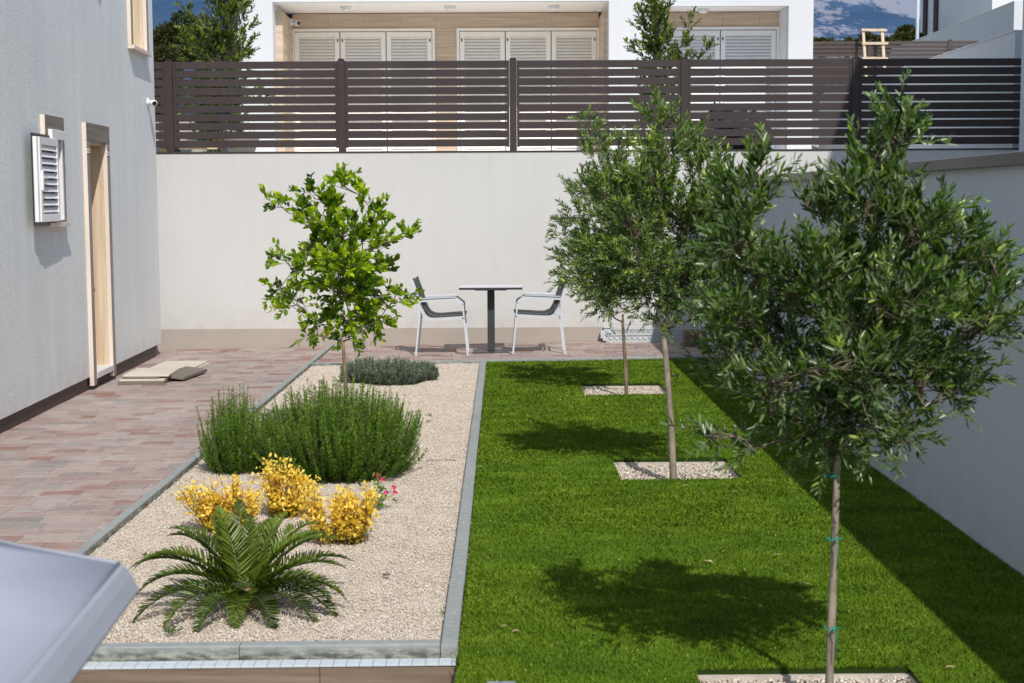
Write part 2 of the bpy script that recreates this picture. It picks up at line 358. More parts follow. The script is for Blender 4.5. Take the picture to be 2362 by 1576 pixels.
def tree(name, base, forks, lobes, label, cat, group, leafmat, bark, tpl, twigs, leaf, trunk_r, pairs=9, twl=(.12, .24), upw=.55, lean=0, ties=None, tsh=0):
    """base: ground point; forks: trunk top height; lobes: (x,y,z offsets from base, rx,ry,rz, density)"""
    root = empty(name, tuple(base), 0, label, cat, group); base = np.zeros(3)
    tb = MB(); top = np.array([lean, 0, forks])
    tr = curve((0, 0, -.08), top, 0, 9, .022)
    tb.tube(tr, [trunk_r*(1.25 if i == 0 else 1-.035*i)*(1+.06*math.sin(i*2.3)) for i in range(10)], 10)
    br = MB(); lv = Leaves(); cen = np.array([np.average([l[0] for l in lobes]), 0, np.average([l[2] for l in lobes])-.1])
    tot = sum((l[3]*l[4]*l[5])**.8*(l[6] if len(l) > 6 else 1) for l in lobes)
    nodes = [(top, trunk_r*.6)]
    for l in sorted(lobes, key=lambda l: l[2]):
        c = np.array(l[:3], float)
        # attach to the closest lower node
        best = min(nodes, key=lambda nd: np.linalg.norm(nd[0]-c)+(.6 if nd[0][2] > c[2]-.02 else 0)+.3*abs(nd[0][0]*.2))
        r0 = max(.0042, best[1]*.62); path = curve(best[0], c, .02, 6, .03)
        br.tube(path, [r0*(1-.09*i) for i in range(7)], 7); nodes.append((c, r0*.55)); nodes.append((path[3], r0*.75))
        R = np.array(l[3:6]); dens = l[6] if len(l) > 6 else 1
        n = max(6, int(twigs*((R[0]*R[1]*R[2])**.8*dens)/tot))
        for k in range(n):
            u = unit(NR.normal(size=3)); rr = NR.rand()**.36*.88; s = c+u*R*rr
            out = unit(s-cen)*.55+unit(s-c)*.6; d = unit(out+np.array([0, 0, upw])+NR.normal(size=3)*.33)
            ln = NR.uniform(*twl)*(1+.25*(rr > .75)); e = s+d*ln+np.array([0, 0, -.25*ln*NR.rand()])
            a = path[min(6, 2+int(NR.rand()*5))]
            if NR.rand() < .55: br.tube([a, (a+s)/2+NR.normal(size=3)*.015, s], [.0035, .0028, .002], 4, False)
            pts = curve(s, e, .01, 4, .012); br.tube(pts, [.0022, .002, .0016, .0012, .0008], 3, False)
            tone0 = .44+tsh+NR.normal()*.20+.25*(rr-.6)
            for j in range(pairs):
                t = (j+.7)/pairs; q = pts[min(3, int(t*4))]; q2 = pts[min(4, int(t*4)+1)]; p = q+(q2-q)*(t*4-int(t*4))
                side = unit(np.cross(d, NR.normal(size=3)))
                for sg in (1, -1):
                    if NR.rand() < .12: continue
                    ld = unit(d*(.75+.5*t)+side*sg*NR.uniform(.55, 1.0)+np.array([0, 0, .1])+NR.normal(size=3)*.16)
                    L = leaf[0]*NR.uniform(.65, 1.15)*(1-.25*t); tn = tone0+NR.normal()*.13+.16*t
                    lv.add(p, ld, L, L*leaf[1]*NR.uniform(.8, 1.2), tn)
    tb.build('trunk', bark, root); br.build('branches', M['bark_limb'], root)
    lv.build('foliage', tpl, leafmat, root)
    return root, tr
def lobes_px(base, Y, px, shr=.88):
    """survey ellipses (x,y,rx,ry) read at the distance of the trunk -> metre offsets from the base"""
    out = []
    for i, l in enumerate(px):
        x, y, rx, ry = l[:4]; dz = l[4] if len(l) > 4 else NR.uniform(-.5, .5)*.28
        p = AY(x, y, Y+dz); q = AY(x+rx, y-ry, Y+dz)
        R = abs(q-p)*shr; out.append((p[0]-base[0], dz, p[2]-base[2], R[0], max(.10, (R[0]+R[2])/2), R[2], l[5] if len(l) > 5 else 1))
    return out

# ================================================================== SETTING
def sheet(name, x0, x1, y0, y1, z, mat, nx=2, ny=2, fn=None, kind='structure'):
    X, Y = np.meshgrid(np.linspace(x0, x1, nx+1), np.linspace(y0, y1, ny+1)); Z = z+(fn(X, Y) if fn else 0*X)
    V = np.stack([X, Y, Z], -1).reshape(-1, 3); i = np.arange(nx*ny); r = i//nx; c = i % nx; a = r*(nx+1)+c
    F = np.stack([a, a+1, a+nx+2, a+nx+1], 1); o = npmesh(name, V, F, mat); o['kind'] = kind; return o
sheet('ground', -6000, 6000, -200, 9000, -1.0, M['upper_ground'], 4, 4)
def slab_block(mb, x0, x1, y0, y1, z0, z1, fn=zg, step=1.0):
    n = max(1, int((y1-y0)/step))
    for i in range(n):
        a = y0+(y1-y0)*i/n; b = y0+(y1-y0)*(i+1)/n
        vs = [(x, y, z+fn(x, y)) for z in (z0, z1) for y in (a, b) for x in (x0, x1)]
        mb.add(vs, [(0, 2, 3, 1), (4, 5, 7, 6), (0, 1, 5, 4), (1, 3, 7, 5), (3, 2, 6, 7), (2, 0, 4, 6)])
mb = MB(); slab_block(mb, -7, 2.5, 5.47, 18.0, -.98, -.075); slab_block(mb, -.172, 2.5, 2.2, 5.47, -.98, -.075)
mb.build('soil_base', M['terrain_soil'])['kind'] = 'structure'
# terrace cladding of wood-look tiles, white mosaic edge, lower terrace floor
mb = MB()
xs = [-7.0]
while xs[-1] < -.2: xs.append(min(-.19, xs[-1]+1.2))
for r in range(5):
    off = .0 if r % 2 else .6; x = -7.3+off
    while x < -.19:
        a = max(-7, x); b = min(-.187, x+1.197)
        if b > a: mb.box(a, b, 5.45, 5.466, -.034-.197*(r+1), -.034-.197*r-.003, .001)
        x += 1.2
o = mb.build('terrace_cladding', M['wood_tile']); o['kind'] = 'structure'
mb = MB()
for i in range(12):
    y0 = 2.2+i*.28; mb.box(-.187, -.1722, y0, min(5.466, y0+.277), -.95, -.06, .001)
mb.build('turf_edge_cladding', M['wood_tile'])['kind'] = 'structure'
mb = MB(); x = -7.0
while x < -.20:
    mb.box(x, min(-.186, x+.0480), 5.447, 5.5185, -.030+zg(x, 5.5), -.022+zg(x, 5.5), .0008); x += .050
mt = m_plain('white_mosaic', (.55, .60, .64), .3, var=.06, scale=40)
mb.build('mosaic_edge', mt)['kind'] = 'structure'
mb = MB()
for i in range(6):
    for j in range(28): mb.box(-7+i*1.2, -5.803+i*1.2, -1.0+j*.2+.002, -1.0+j*.2+.197, -.99, -.93, .002)
mb.build('lower_terrace', M['wood_tile'])['kind'] = 'structure'

# kerbs : one block per metre
def kerb_run(name, x0, y0, x1, y1, w, L=1.0, top=.028, bot=-.14, first=0.0):
    mb = MB(); tot = math.hypot(x1-x0, y1-y0); ux, uy = (x1-x0)/tot, (y1-y0)/tot; nx, ny = -uy, ux; s = -first
    while s < tot:
        a = max(0, s)+.0015; b = min(tot, s+L)-.0015; s += L
        if b-a < .02: continue
        jit = rnd.uniform(-.0015, .0015); c = .004; vs = []
        for q in (a, b):
            px, py = x0+ux*q, y0+uy*q
            for o_, z in ((-w/2, bot), (-w/2, top-c), (-w/2+c, top), (w/2-c, top), (w/2, top-c), (w/2, bot)):
                X = px+nx*(o_+jit); Y = py+ny*(o_+jit); vs.append((X, Y, z+zg(X, Y)))
        fs = [(i, i+6, (i+1) % 6+6, (i+1) % 6) for i in range(6)]+[(5, 4, 3, 2, 1, 0), (6, 7, 8, 9, 10, 11)]
        mb.add(vs, [tuple(f) for f in fs])
    o = mb.build(name, M['kerb']); o['kind'] = 'structure'; return o
kerb_run('kerb', -2.09, 5.62, -2.09, 17.93, .052, 1.0, first=.4)
kerb_run('kerb', -.212, 5.53, -.212, 15.74, .066, 1.0, first=.0)
kerb_run('kerb', -2.9, 5.57, -.248, 5.57, .062, 1.0, first=.12)
kerb_run('kerb', -2.06, 15.775, 2.33, 15.775, .06, 1.0, first=.3)

# pavers : individual blocks in straight courses of mixed lengths
mb = MB(); row = .155
def brick_row(x0, x1, y0, y1):
    x = x0-rnd.uniform(0, .2)
    while x < x1:
        L = rnd.choice([.118, .178, .236, .236, .236, .296]); a = max(x0, x)+.0012; b = min(x1, x+L)-.0012
        if b-a > .02:
            r = rnd.random(); t = rnd.uniform(.4, .75) if r < .66 else rnd.uniform(0, .3) if r < .83 else rnd.uniform(.82, .93) if r < .955 else rnd.uniform(.95, 1)
            h = rnd.uniform(-.0012, .0012); bv = .004; ya = y0+.0012; yb = y1-.0012; vs = []
            for (i, z) in ((0, -.055), (0, -bv+h), (bv, h)):
                for (X, Y) in ((a+i, ya+i), (b-i, ya+i), (b-i, yb-i), (a+i, yb-i)): vs.append((X, Y, z+zg(X, Y)))
            fs = [(8, 9, 10, 11)]
            for rr in (0, 4):
                for k in range(4): fs.append((rr+k, rr+(k+1) % 4, rr+4+(k+1) % 4, rr+4+k))
            mb.add(vs, fs, False, t)
        x += L
y = 5.62
while y < 17.93:
    brick_row(-4.25 if y > 11 else -3.95, -2.118, y, min(y+row, 17.935)); y += row
y = 15.808
while y < 17.92:
    brick_row(-2.062, 2.36, y, min(y+row, 17.935)); y += row
mb.build('paving', M['paver'])['kind'] = 'structure'
o = sheet('paving_joints', -4.3, -2.09, 5.6, 17.95, -.007, M['joint'], 4, 24, zg)
o = sheet('paving_joints', -2.09, 2.4, 15.79, 17.95, -.007, M['joint'], 4, 8, zg)

# gravel bed
sheet('gravel_bed', -2.075, -.235, 5.59, 15.76, -.016, M['gravel'], 40, 200, lambda X, Y: zg(X, Y)+.006*np.sin(X*5+1)*np.sin(Y*3.1)+.004*np.sin(X*13)*np.cos(Y*11))
OCT = np.array([[1, 0, 0], [0, 1, 0], [-1, 0, 0], [0, -1, 0], [0, 0, 1], [0, 0, -1.]]); OCF = np.array([[0, 1, 4], [1, 2, 4], [2, 3, 4], [3, 0, 4], [1, 0, 5], [2, 1, 5], [3, 2, 5], [0, 3, 5]])
def pebbles(name, P, r, mat, label):
    n = len(P); V = OCT[None]*(r[:, None, None]*NR.uniform(.55, 1.25, (n, 6, 1)))*NR.uniform(.6, 1.2, (n, 1, 3))
    V[:, :, 2] *= .62; a = NR.rand(n)*6.28; ca, sa = np.cos(a)[:, None], np.sin(a)[:, None]
    x = V[:, :, 0]*ca-V[:, :, 1]*sa; y_ = V[:, :, 0]*sa+V[:, :, 1]*ca; tl = NR.normal(size=(n, 1))*.35
    z = V[:, :, 2]+x*tl; V = np.stack([x, y_, z], -1)+P[:, None]
    F = (np.arange(n)[:, None, None]*6+OCF[None]).reshape(-1, 3)
    o = npmesh(name, V.reshape(-1, 3), F, mat, np.repeat(NR.rand(n), 6)); tag(o, label, 'gravel', None, 'stuff'); return o
n = 210000; PX = NR.uniform(-2.06, -.25, n); PY = 5.6+(15.74-5.6)*NR.rand(n)**1.35
P_ = np.stack([PX, PY, -.012+zg(PX, PY)+.006*np.sin(PX*5+1)*np.sin(PY*3.1)+NR.uniform(-.002, .004, n)], -1)
ns_ = 420; SX = np.where(NR.rand(ns_) < .5, -2.09-np.abs(NR.normal(size=ns_))*.22, -.212+NR.normal(size=ns_)*.02); SY = NR.uniform(5.7, 15.6, ns_)
SZ = zg(SX, SY)+np.where(np.abs(SX+2.09) < .028, .031, np.where(SX > -1, .031, .003)); P_ = np.concatenate([P_, np.stack([SX, SY, SZ], -1)])
pebbles('gravel', P_, np.concatenate([NR.uniform(.0034, .0066, n)*(1+.07*(PY-5.6)/2), NR.uniform(.003, .0055, ns_)]), M['pebble'], 'pale beige gravel covering the long planting bed between concrete kerbs')

# turf, with square tree pits
PITS = [(.72, 1.47, 12.93, 13.72), (.722, 1.475, 8.95, 9.68), (.695, 1.485, 4.50, 5.27)]
mb = MB(); TZ = 0.0
def turf_piece(x0, x1, y0, y1):
    n = max(1, int((y1-y0)/.5))
    for i in range(n):
        a = y0+(y1-y0)*i/n; b = y0+(y1-y0)*(i+1)/n
        mb.add([(x0, a, zg(x0, a)), (x1, a, zg(x1, a)), (x1, b, zg(x1, b)), (x0, b, zg(x0, b))], [(0, 1, 2, 3)])
TX0, TX1, TY0, TY1 = -.178, 2.36, 2.2, 15.745
prev = TY0
for (a, b, c, d) in sorted(PITS, key=lambda p: p[2]):
    turf_piece(TX0, TX1, prev, c); turf_piece(TX0, a, c, d); turf_piece(b, TX1, c, d); prev = d
turf_piece(TX0, TX1, prev, TY1)
for (a, b, c, d) in PITS:
    for (p, q) in (((a, c), (b, c)), ((b, c), (b, d)), ((b, d), (a, d)), ((a, d), (a, c))):
        vs = [(p[0], p[1], zg(*p)), (q[0], q[1], zg(*q)), (q[0], q[1], zg(*q)-.018), (p[0], p[1], zg(*p)-.018)]; mb.add(vs, [(3, 2, 1, 0)])
mb.build('turf_backing', M['turf_base'])['kind'] = 'structure'
mb = MB()
for (a, b, c, d) in PITS:
    for (x0, x1, y0, y1) in ((a-.01, b+.01, c-.02, c+.004), (a-.01, b+.01, d-.022, d+.02), (a-.02, a+.006, c+.0045, d-.0225), (b-.006, b+.02, c+.0045, d-.0225)):
        mb.box(x0, x1, y0, y1, -.075, -.019+zg(.5*(x0+x1), y0))
mb.build('pit_edging', m_plain('pit_mortar', (.52, .46, .39), .9, var=.15, scale=18, bump=.5, bscale=90))['kind'] = 'structure'
n = 14000; pk = NR.randint(0, 3, n); pa = np.array(PITS)[pk]; PX = pa[:, 0]+(pa[:, 1]-pa[:, 0])*NR.rand(n); PY = pa[:, 2]+(pa[:, 3]-pa[:, 2])*NR.rand(n)
pebbles('pit_gravel', np.stack([PX, PY, -.062+zg(PX, PY)+NR.uniform(0, .012, n)+.022*((PY-pa[:, 2])/.75)], -1), NR.uniform(.006, .011, n), M['pebble'], 'pale gravel lying in the square pits around the olive trees')
def vnoise(x, y, s, seed=0):
    xs_ = x*s+seed*7.3; ys_ = y*s+seed*3.1; xi = np.floor(xs_); yi = np.floor(ys_); fx = xs_-xi; fy = ys_-yi
    fx = fx*fx*(3-2*fx); fy = fy*fy*(3-2*fy)
    h = lambda a, b: np.modf(np.abs(np.sin(a*127.1+b*311.7+seed)*43758.5453))[0]
    return (h(xi, yi)*(1-fx)+h(xi+1, yi)*fx)*(1-fy)+(h(xi, yi+1)*(1-fx)+h(xi+1, yi+1)*fx)*fy
n = 620000
u = NR.rand(n); BY = 1/(1/4.4+(1/TY1-1/4.4)*u**.92); BX = NR.uniform(TX0+.005, TX1-.01, n)
keep = np.ones(n, bool)
for (a, b, c, d) in PITS: keep &= ~((BX > a) & (BX < b) & (BY > c) & (BY < d))
BX = BX[keep]; BY = BY[keep]; n = len(BX)
hgt = NR.uniform(.010, .018, n)*(.85+.3*vnoise(BX, BY, 2.2, 2)); sc_ = .7+.12*(BY-4)
n1 = vnoise(BX, BY*1.6, 1.6, 1); n2 = vnoise(BX, BY*2, 5.0, 3); ang = NR.rand(n)*6.28; ln_ = NR.uniform(.3, 1.5, n)*hgt
D = np.stack([np.cos(ang)*ln_+.010*(n2-.5), np.sin(ang)*ln_-.012*(n1-.35), hgt], -1)
w = (.0020*sc_)*NR.uniform(.8, 1.5, n); a2 = NR.rand(n)*3.14; S = np.stack([np.cos(a2)*w, np.sin(a2)*w, 0*w], -1)
B0 = np.stack([BX, BY, zg(BX, BY)], -1); V = np.stack([B0-S, B0+S, B0+D*.55+S*.8, B0+D*.55-S*.8, B0+D], 1).reshape(-1, 3)
i5 = np.arange(n)*5; F = np.concatenate([np.stack([i5, i5+1, i5+2], 1), np.stack([i5, i5+2, i5+3], 1), np.stack([i5+3, i5+2, i5+4], 1)])
tn = .53+.32*(n1-.5)+.20*(n2-.5)+NR.normal(size=n)*.10; tn[NR.rand(n) < .004] = 1.0
tnv = np.stack([tn-.25, tn-.25, tn, tn, tn+.1], 1).ravel()
o = npmesh('turf', V, F, M['turf'], np.clip(tnv, 0, 1)); tag(o, 'bright green artificial turf lawn between the gravel bed and the side wall', 'grass', None, 'stuff')

# ================================================================== WALLS
root = empty('retaining_wall', (0, 17.95, 0), 0, 'long cream stucco retaining wall with beige plinth below the brown slat fence', 'wall')
WT = AY(1000, 350, 17.95)[2]
mb = MB(); mb.box(-4.6, 8.5, 0, .3, .19, WT); mb.build('plaster', M['stucco_cream'], root)
mb = MB(); mb.box(-4.6, 8.5, -.008, .25, -.1, .19, .002); mb.build('plinth', M['plinth_beige'], root)
mb = MB(); mb.box(-4.6, 8.5, -.012, .31, WT, WT+.018, .003); mb.build('coping', M['fence'], root)
wt_edge = WT+.018
# hedge-like strip of turf behind the coping
# fence on the wall
FY = 18.03
def slat_fence(name, posts, x0, x1, Y, zb, zt, ns, gap, mat, label, group=None, pw=.085, capz=.03):
    root = empty(name, (0, Y, zb), 0, label, 'fence', group); hgt = zt-zb
    sp = hgt/(ns-1+.78); sh = sp*.775
    bays = [x0]+posts+[x1]
    for i in range(len(bays)-1):
        a = bays[i]+(pw/2+.004 if i > 0 else 0); b = bays[i+1]-(pw/2+.004 if i < len(bays)-2 else 0)
        if b-a < .03: continue
        m = MB()
        for k in range(ns):
            z = .055+k*(hgt-.055-sh)/(ns-1); m.box(a+.018, b-.018, -.012, .012, z, z+sh, .0015)
        if i > 0: m.box(a, a+.03, -.018, .018, .045, hgt, .002)
        if i < len(bays)-2: m.box(b-.03, b, -.018, .018, .045, hgt, .002)
        m.build('slat_panel', mat, root)
    for x in posts:
        m = MB(); m.box(x-pw/2, x+pw/2, -.035, .035, 0, hgt+capz-.02, .003); p = m.build('post', mat, root)
        m = MB(); m.box(x-pw/2+.004, x+pw/2-.004, -.032, .032, hgt+capz-.0199, hgt+capz, .014); m.build('cap', mat, p)
    return root
px_posts = [AY(x/1.0051, 250, FY)[0] for x in (392, 788.5, 1183.5, 1578, 1972)]
zt = AY(1100, 139.5, FY)[2]
slat_fence('slat_fence', px_posts, -4.5, AY(2344, 250, FY)[0], FY, wt_edge, zt, 10, .2, M['fence'], 'dark brown horizontal slat fence standing on the cream retaining wall')
# right garden wall
rw = empty('side_wall', (2.36, 10, 0), 0, 'tall pale plaster side wall in shade with dark metal coping, right of the lawn', 'wall')
mb = MB(); mb.box(0, .26, -9.5, 7.95, -.2, 1.885); mb.build('plaster', M['stucco_shade'], rw)
mb = MB()
for i in range(7):
    a = -9.5+i*2.5; b = min(7.93, a+2.497); mb.box(-.045, .31, a, b, 1.872, 1.932+.001*(i % 2), .003)
mb.build('coping', M['coping_grey'], rw)

# ================================================================== LEFT HOUSE
HZ = .0304; HO = (-3.83, 11.1)
house = empty('house', (HO[0], HO[1], 0), HZ, 'grey stucco house at left with travertine framed door and louvred window', 'house')
def loc_y(xs_, ys_=600, off=0):      # survey x on the facade -> distance along the facade
    d = ray(xs_*1.0051, ys_*1.0051); c, s = math.cos(HZ), math.sin(HZ)
    A = np.array([[d[0], s], [d[1], -c]]); t, u = np.linalg.solve(A, np.array([HO[0]+off*c, HO[1]+off*s])); return u
def loc_z(xs_, ys_):
    d = ray(xs_*1.0051, ys_*1.0051); c, s = math.cos(HZ), math.sin(HZ)
    A = np.array([[d[0], s], [d[1], -c]]); t, u = np.linalg.solve(A, np.array(HO)); return H+d[2]*t
dy0, dy1 = loc_y(187, 284), loc_y(250, 290, .04)            # outer door surround
dz = (loc_z(187, 284)+loc_z(250, 290))/2
wy0, wy1 = loc_y(91, 264), loc_y(146, 272, .04); wz0, wz1 = loc_z(147, 520), loc_z(100, 264)
uy0, uy1 = loc_y(293, 100), loc_y(342.5, 128, .04); uz0 = loc_z(320, 124)
HC = loc_y(371, 812)
print('house', dy0, dy1, dz, wy0, wy1, wz0, wz1, uy0, uy1, uz0, HC)
def grid_wall(name, mat, parent, y0, y1, z0, z1, holes, thick):
    """wall face at local x=0 facing +x with rectangular openings and reveals"""
    m = MB(); ys = sorted({y0, y1, *[h[0] for h in holes], *[h[1] for h in holes]}); zs = sorted({z0, z1, *[h[2] for h in holes], *[h[3] for h in holes]})
    for i in range(len(ys)-1):
        for j in range(len(zs)-1):
            cy, cz = (ys[i]+ys[i+1])/2, (zs[j]+zs[j+1])/2
            if any(h[0] < cy < h[1] and h[2] < cz < h[3] for h in holes): continue
            m.add([(0, ys[i], zs[j]), (0, ys[i+1], zs[j]), (0, ys[i+1], zs[j+1]), (0, ys[i], zs[j+1])], [(0, 1, 2, 3)])
    for (a, b, c, d) in holes:
        m.add([(0, a, c), (0, b, c), (0, b, d), (0, a, d), (-thick, a, c), (-thick, b, c), (-thick, b, d), (-thick, a, d)],
              [(0, 4, 5, 1), (1, 5, 6, 2), (2, 6, 7, 3), (3, 7, 4, 0)])
    # far gable, near gable, back, top
    X = -7
    m.add([(0, y1, z0), (0, y1, z1), (X, y1, z1), (X, y1, z0)], [(3, 2, 1, 0)])
    m.add([(0, y0, z0), (0, y0, z1), (X, y0, z1), (X, y0, z0)], [(0, 1, 2, 3)])
    m.add([(0, y0, z1), (0, y1, z1), (X, y1, z1), (X, y0, z1)], [(0, 1, 2, 3)])
    m.add([(X, y0, z0), (X, y1, z0), (X, y1, z1), (X, y0, z1)], [(3, 2, 1, 0)])
    m.add([(0, y0, z0), (0, y1, z0), (X, y1, z0), (X, y0, z0)], [(0, 3, 2, 1)])
    return m.build(name, mat, parent)
fw = .12; door_h = (dy0+fw, dy1-fw, .085, dz-.175)
win_h = (wy0+fw, wy1-fw, wz0+.04, wz1-.17); up_h = (uy0+.10, uy1-.10, uz0+.05, 5.4)
up2 = (dy0-1.15, dy0-.55, uz0+.05, 5.2)
grid_wall('wall', M['stucco_grey'], house, -10.5, HC, .085, 7.0, [door_h, win_h, up_h], .2)
mb = MB(); mb.box(-6.9, -.02, -10.4, HC-.25, -.2, .0845); mb.build('plinth', M['plinth_brown'], house)
def surround(nm, a, b, z0, z1, w, lint, sill, pr=.04):  # fronts coloured as shaded, thin pale strips coloured as sunlit side faces
    m = MB(); m.box(.0015, pr+.001, a+.006, b, z1-lint+.001, z1, .001); s1 = m.build(nm, M['trav_lintel_shade'], house)
    m = MB(); m.box(.001, pr, a, a+.0058, z1-lint+.001, z1-.002); m.build('lintel_lit_edge', M['trav_frame'], s1)
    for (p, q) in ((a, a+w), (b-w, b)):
        m = MB(); m.box(.001, pr, p+.006, q, z0, z1-lint, .001); jb = m.build('jamb', M['trav_face_shade'], s1)
        m = MB(); m.box(.0012, pr+.0005, p, p+.0058, z0+.001, z1-lint-.001); m.build('jamb_lit_edge', M['trav_frame'], s1)
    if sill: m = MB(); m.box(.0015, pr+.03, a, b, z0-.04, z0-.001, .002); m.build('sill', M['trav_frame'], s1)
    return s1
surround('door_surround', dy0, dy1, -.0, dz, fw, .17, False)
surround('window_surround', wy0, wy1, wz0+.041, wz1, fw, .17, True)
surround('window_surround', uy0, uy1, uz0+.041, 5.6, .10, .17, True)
# door: travertine reveals, recessed leaf, handle
a, b, c, d = door_h
mb = MB(); mb.box(-.2, -.001, b-.018, b-.001, c+.03, d-.001); mb.box(-.2, -.001, a+.001, a+.018, c+.03, d-.001); mb.box(-.2, -.001, a+.0185, b-.0185, d-.018, d-.001)
mb.build('door_reveal', M['trav_light'], house)
mb = MB(); mb.box(-.2, .045, a+.002, b-.002, c-.03, c+.0295, .003); mb.build('door_step', m_travertine('step_stone', (.62, .60, .57), (.75, .73, .70)), house)
mb = MB(); mb.box(-.22, -.17, a+.02, b-.02, c+.03, d-.02, .004); dr = mb.build('door', M['trav_light'], house)
mb = MB(); hz = loc_z(208, 598); hy = loc_y(211, 598, -.05); mb.tube([(-.17, hy, hz), (-.05, hy, hz), (-.045, hy-.04, hz), (-.045, hy+.06, hz)], .012, 8); mb.build('handle', M['white_plastic'], dr)
mb = MB(); hz = loc_z(208, 625); mb.tube([(-.17, hy, hz+.07), (-.07, hy+.03, hz+.06), (-.06, hy+.04, hz), (-.08, hy+.02, hz-.06), (-.17, hy, hz-.08)], .009, 8); mb.build('knocker', M['brass'], dr)
for zz in (dz-.26, dz-.285):
    for (p, q) in ((dy0, dy0+fw), (dy1-fw, dy1)):
        mb = MB(); mb.box(.0405, .046, p, q, zz, zz+.014, .001); mb.build('door_moulding', M['white_plastic'], house)
# ground floor window
a, b, c, d = win_h
mb = MB(); mb.box(-.12, -.05, a, a+.05, c, d); mb.box(-.12, -.05, b-.05, b, c, d); mb.box(-.12, -.05, a+.05, b-.05, c, c+.05); mb.box(-.12, -.05, a+.05, b-.05, d-.05, d)
mb.box(-.05, .055, b-.03, b-.001, c+.02, d-.02, .002); mb.box(-.04, .075, a-.03, b+.02, d-.03, d+.05, .004)
wf = mb.build('window', M['white_alu'], house)
mb = MB(); mb.box(-.10, -.09, a+.05, b-.05, c+.05, d-.05); mb.build('pane', M['dark'], wf)
def shutter(par, y_h, y_e, z0, z1, o_h, o_e, mat):
    """louvred leaf folded back from hinge y_h (offset o_h from wall) to y_e (offset o_e)"""
    L = math.hypot(y_e-y_h, o_e-o_h); ang = math.atan2(y_e-y_h, o_e-o_h)
    Mx = Matrix.Translation((o_h, y_h, 0)) @ Matrix.Rotation(ang, 4, 'Z')
    def bx(m, x0, x1, y0, y1, z0_, z1_, bev=.002): m.box(x0, x1, y0, y1, z0_, z1_, bev, M=Mx)
    m = MB(); bx(m, 0, L, -.012, .0, z0-.03, z1+.03); g = m.build('sash_gasket', M['black_rubber'], par)
    m = MB(); s = 1
    fwd = .05
    bx(m, .02, .065, .004, .04, z0, z1); bx(m, L-.13, L-.075, .004, .04, z0, z1); bx(m, .065, L-.13, .004, .04, z0, z0+.065); bx(m, .065, L-.13, .004, .04, z1-.06, z1)
    sh_ = m.build('shutter', mat, par)
    m = MB(); n_ = 10; hh = (z1-z0-.125)/n_
    for k in range(n_):
        zc = z0+.065+hh*(k+.5)
        vs = [(x, yy, zz) for x in (.066, L-.131) for (yy, zz) in ((.006, zc+hh*.5), (.012, zc+hh*.5), (.038, zc-hh*.28), (.032, zc-hh*.28))]
        vs = [tuple(Mx @ Vector(v)) for v in vs]; m.add(vs, [(0, 1, 2, 3), (7, 6, 5, 4), (0, 4, 5, 1), (1, 5, 6, 2), (2, 6, 7, 3), (3, 7, 4, 0)])
    m.build('louvres', mat, sh_)
    m = MB(); bx(m, L-.06, L-.012, .0, .03, z0, z1); m.build('sash_edge', mat, par)
    m = MB(); zc = (z0+z1)/2; bx(m, L-.12, L-.09, .04, .055, zc-.09, zc+.07, .003); bx(m, L-.24, L-.12, .045, .058, zc+.005, zc+.03, .003); m.build('latch', M['white_plastic'], sh_)
sz0, sz1 = loc_z(90, 509), loc_z(90, 318)
shutter(house, loc_y(127, 420, .05), loc_y(77, 420, .065), sz0, sz1, .05, .065, M['white_alu'])
# upper window
a, b, c, d = up_h
mb = MB(); mb.box(-.2, -.001, b-.016, b-.001, c, d); mb.box(-.2, -.14, a, b-.017, c, d); mb.build('upper_window', M['trav_light'], house)
shutter(house, a-1.45, a-1.95, uz0+.93, uz0+1.9, .05, .14, M['white_alu'])  # unseen shutter above the view, added for the shadow it casts below
# security camera on the corner of the house
cp = AX(356, 240, -3.99)
def sec_camera(loc, scale, label, aim=(1, -.25, -.3)):
    r = empty('security_camera', tuple(loc), 0, label, 'camera'); r.scale = (scale,)*3
    m = MB(); Mr = Matrix.Rotation(math.radians(90), 4, 'Y'); m.lathe([(.045, 0), (.048, .012), (.04, .02), (.018, .024), (.016, .045)], 18, M=Mr); m.build('base', M['white_plastic'], r)
    A = Vector(aim).normalized(); q = Vector((0, 0, 1)).rotation_difference(A).to_matrix().to_4x4()
    m = MB(); m.lathe([(.026, -.055), (.034, -.05), (.036, 0), (.036, .052), (.031, .06)], 18, c=(.065, -.01, -.012), M=q); bd = m.build('body', M['white_plastic'], r)
    m = MB(); m.lathe([(.026, .0605), (.024, .066), (.012, .067)], 16, c=(.065, -.01, -.012), M=q); m.build('lens', M['lens'], bd)
    return r
CY = HC-.42
cam1 = sec_camera((HO[0]-math.sin(HZ)*CY+.002, HO[1]+math.cos(HZ)*CY, loc_z(355, 240)), 1.0, 'white bullet security camera fixed to the corner of the grey stucco house', (.55, -1, -.12))

# slabs by the house
def tile_slab(x0, x1, y0, y1, z, t, rz, label, mat, tilt=0):
    cx, cy = (x0+x1)/2, (y0+y1)/2; m = MB(); w, l = (x1-x0)/2, (y1-y0)/2; m.box(-w, w, -l, l, 0, t, .003)
    o = m.build('stone_slab', mat, None, (cx, cy, z)); o.rotation_euler = (0, tilt, rz); tag(o, label, 'slab', 'stone slabs lying beside the house'); return o
g = G(264, 885); g2 = G(366, 888); zb = g[2]+.001
w_ = g2[0]-g[0]
tile_slab(g[0]+.02, g[0]+w_, g[1]+.02, g[1]+.68, zb, .034, .0, 'dark edged slab at the bottom of the front stone stack', M['slab_dark'])
tile_slab(g[0]+.03, g[0]+w_-.01, g[1]+.03, g[1]+.68, zb+.0345, .02, .03, 'pale beveled slab second from the bottom of the front stone stack', M['slab'])
tile_slab(g[0]+.06, g[0]+w_-.06, g[1]+.05, g[1]+.60, zb+.055, .016, -.02, 'narrow grey slab under the topmost slab of the front stack', M['slab_dark'])
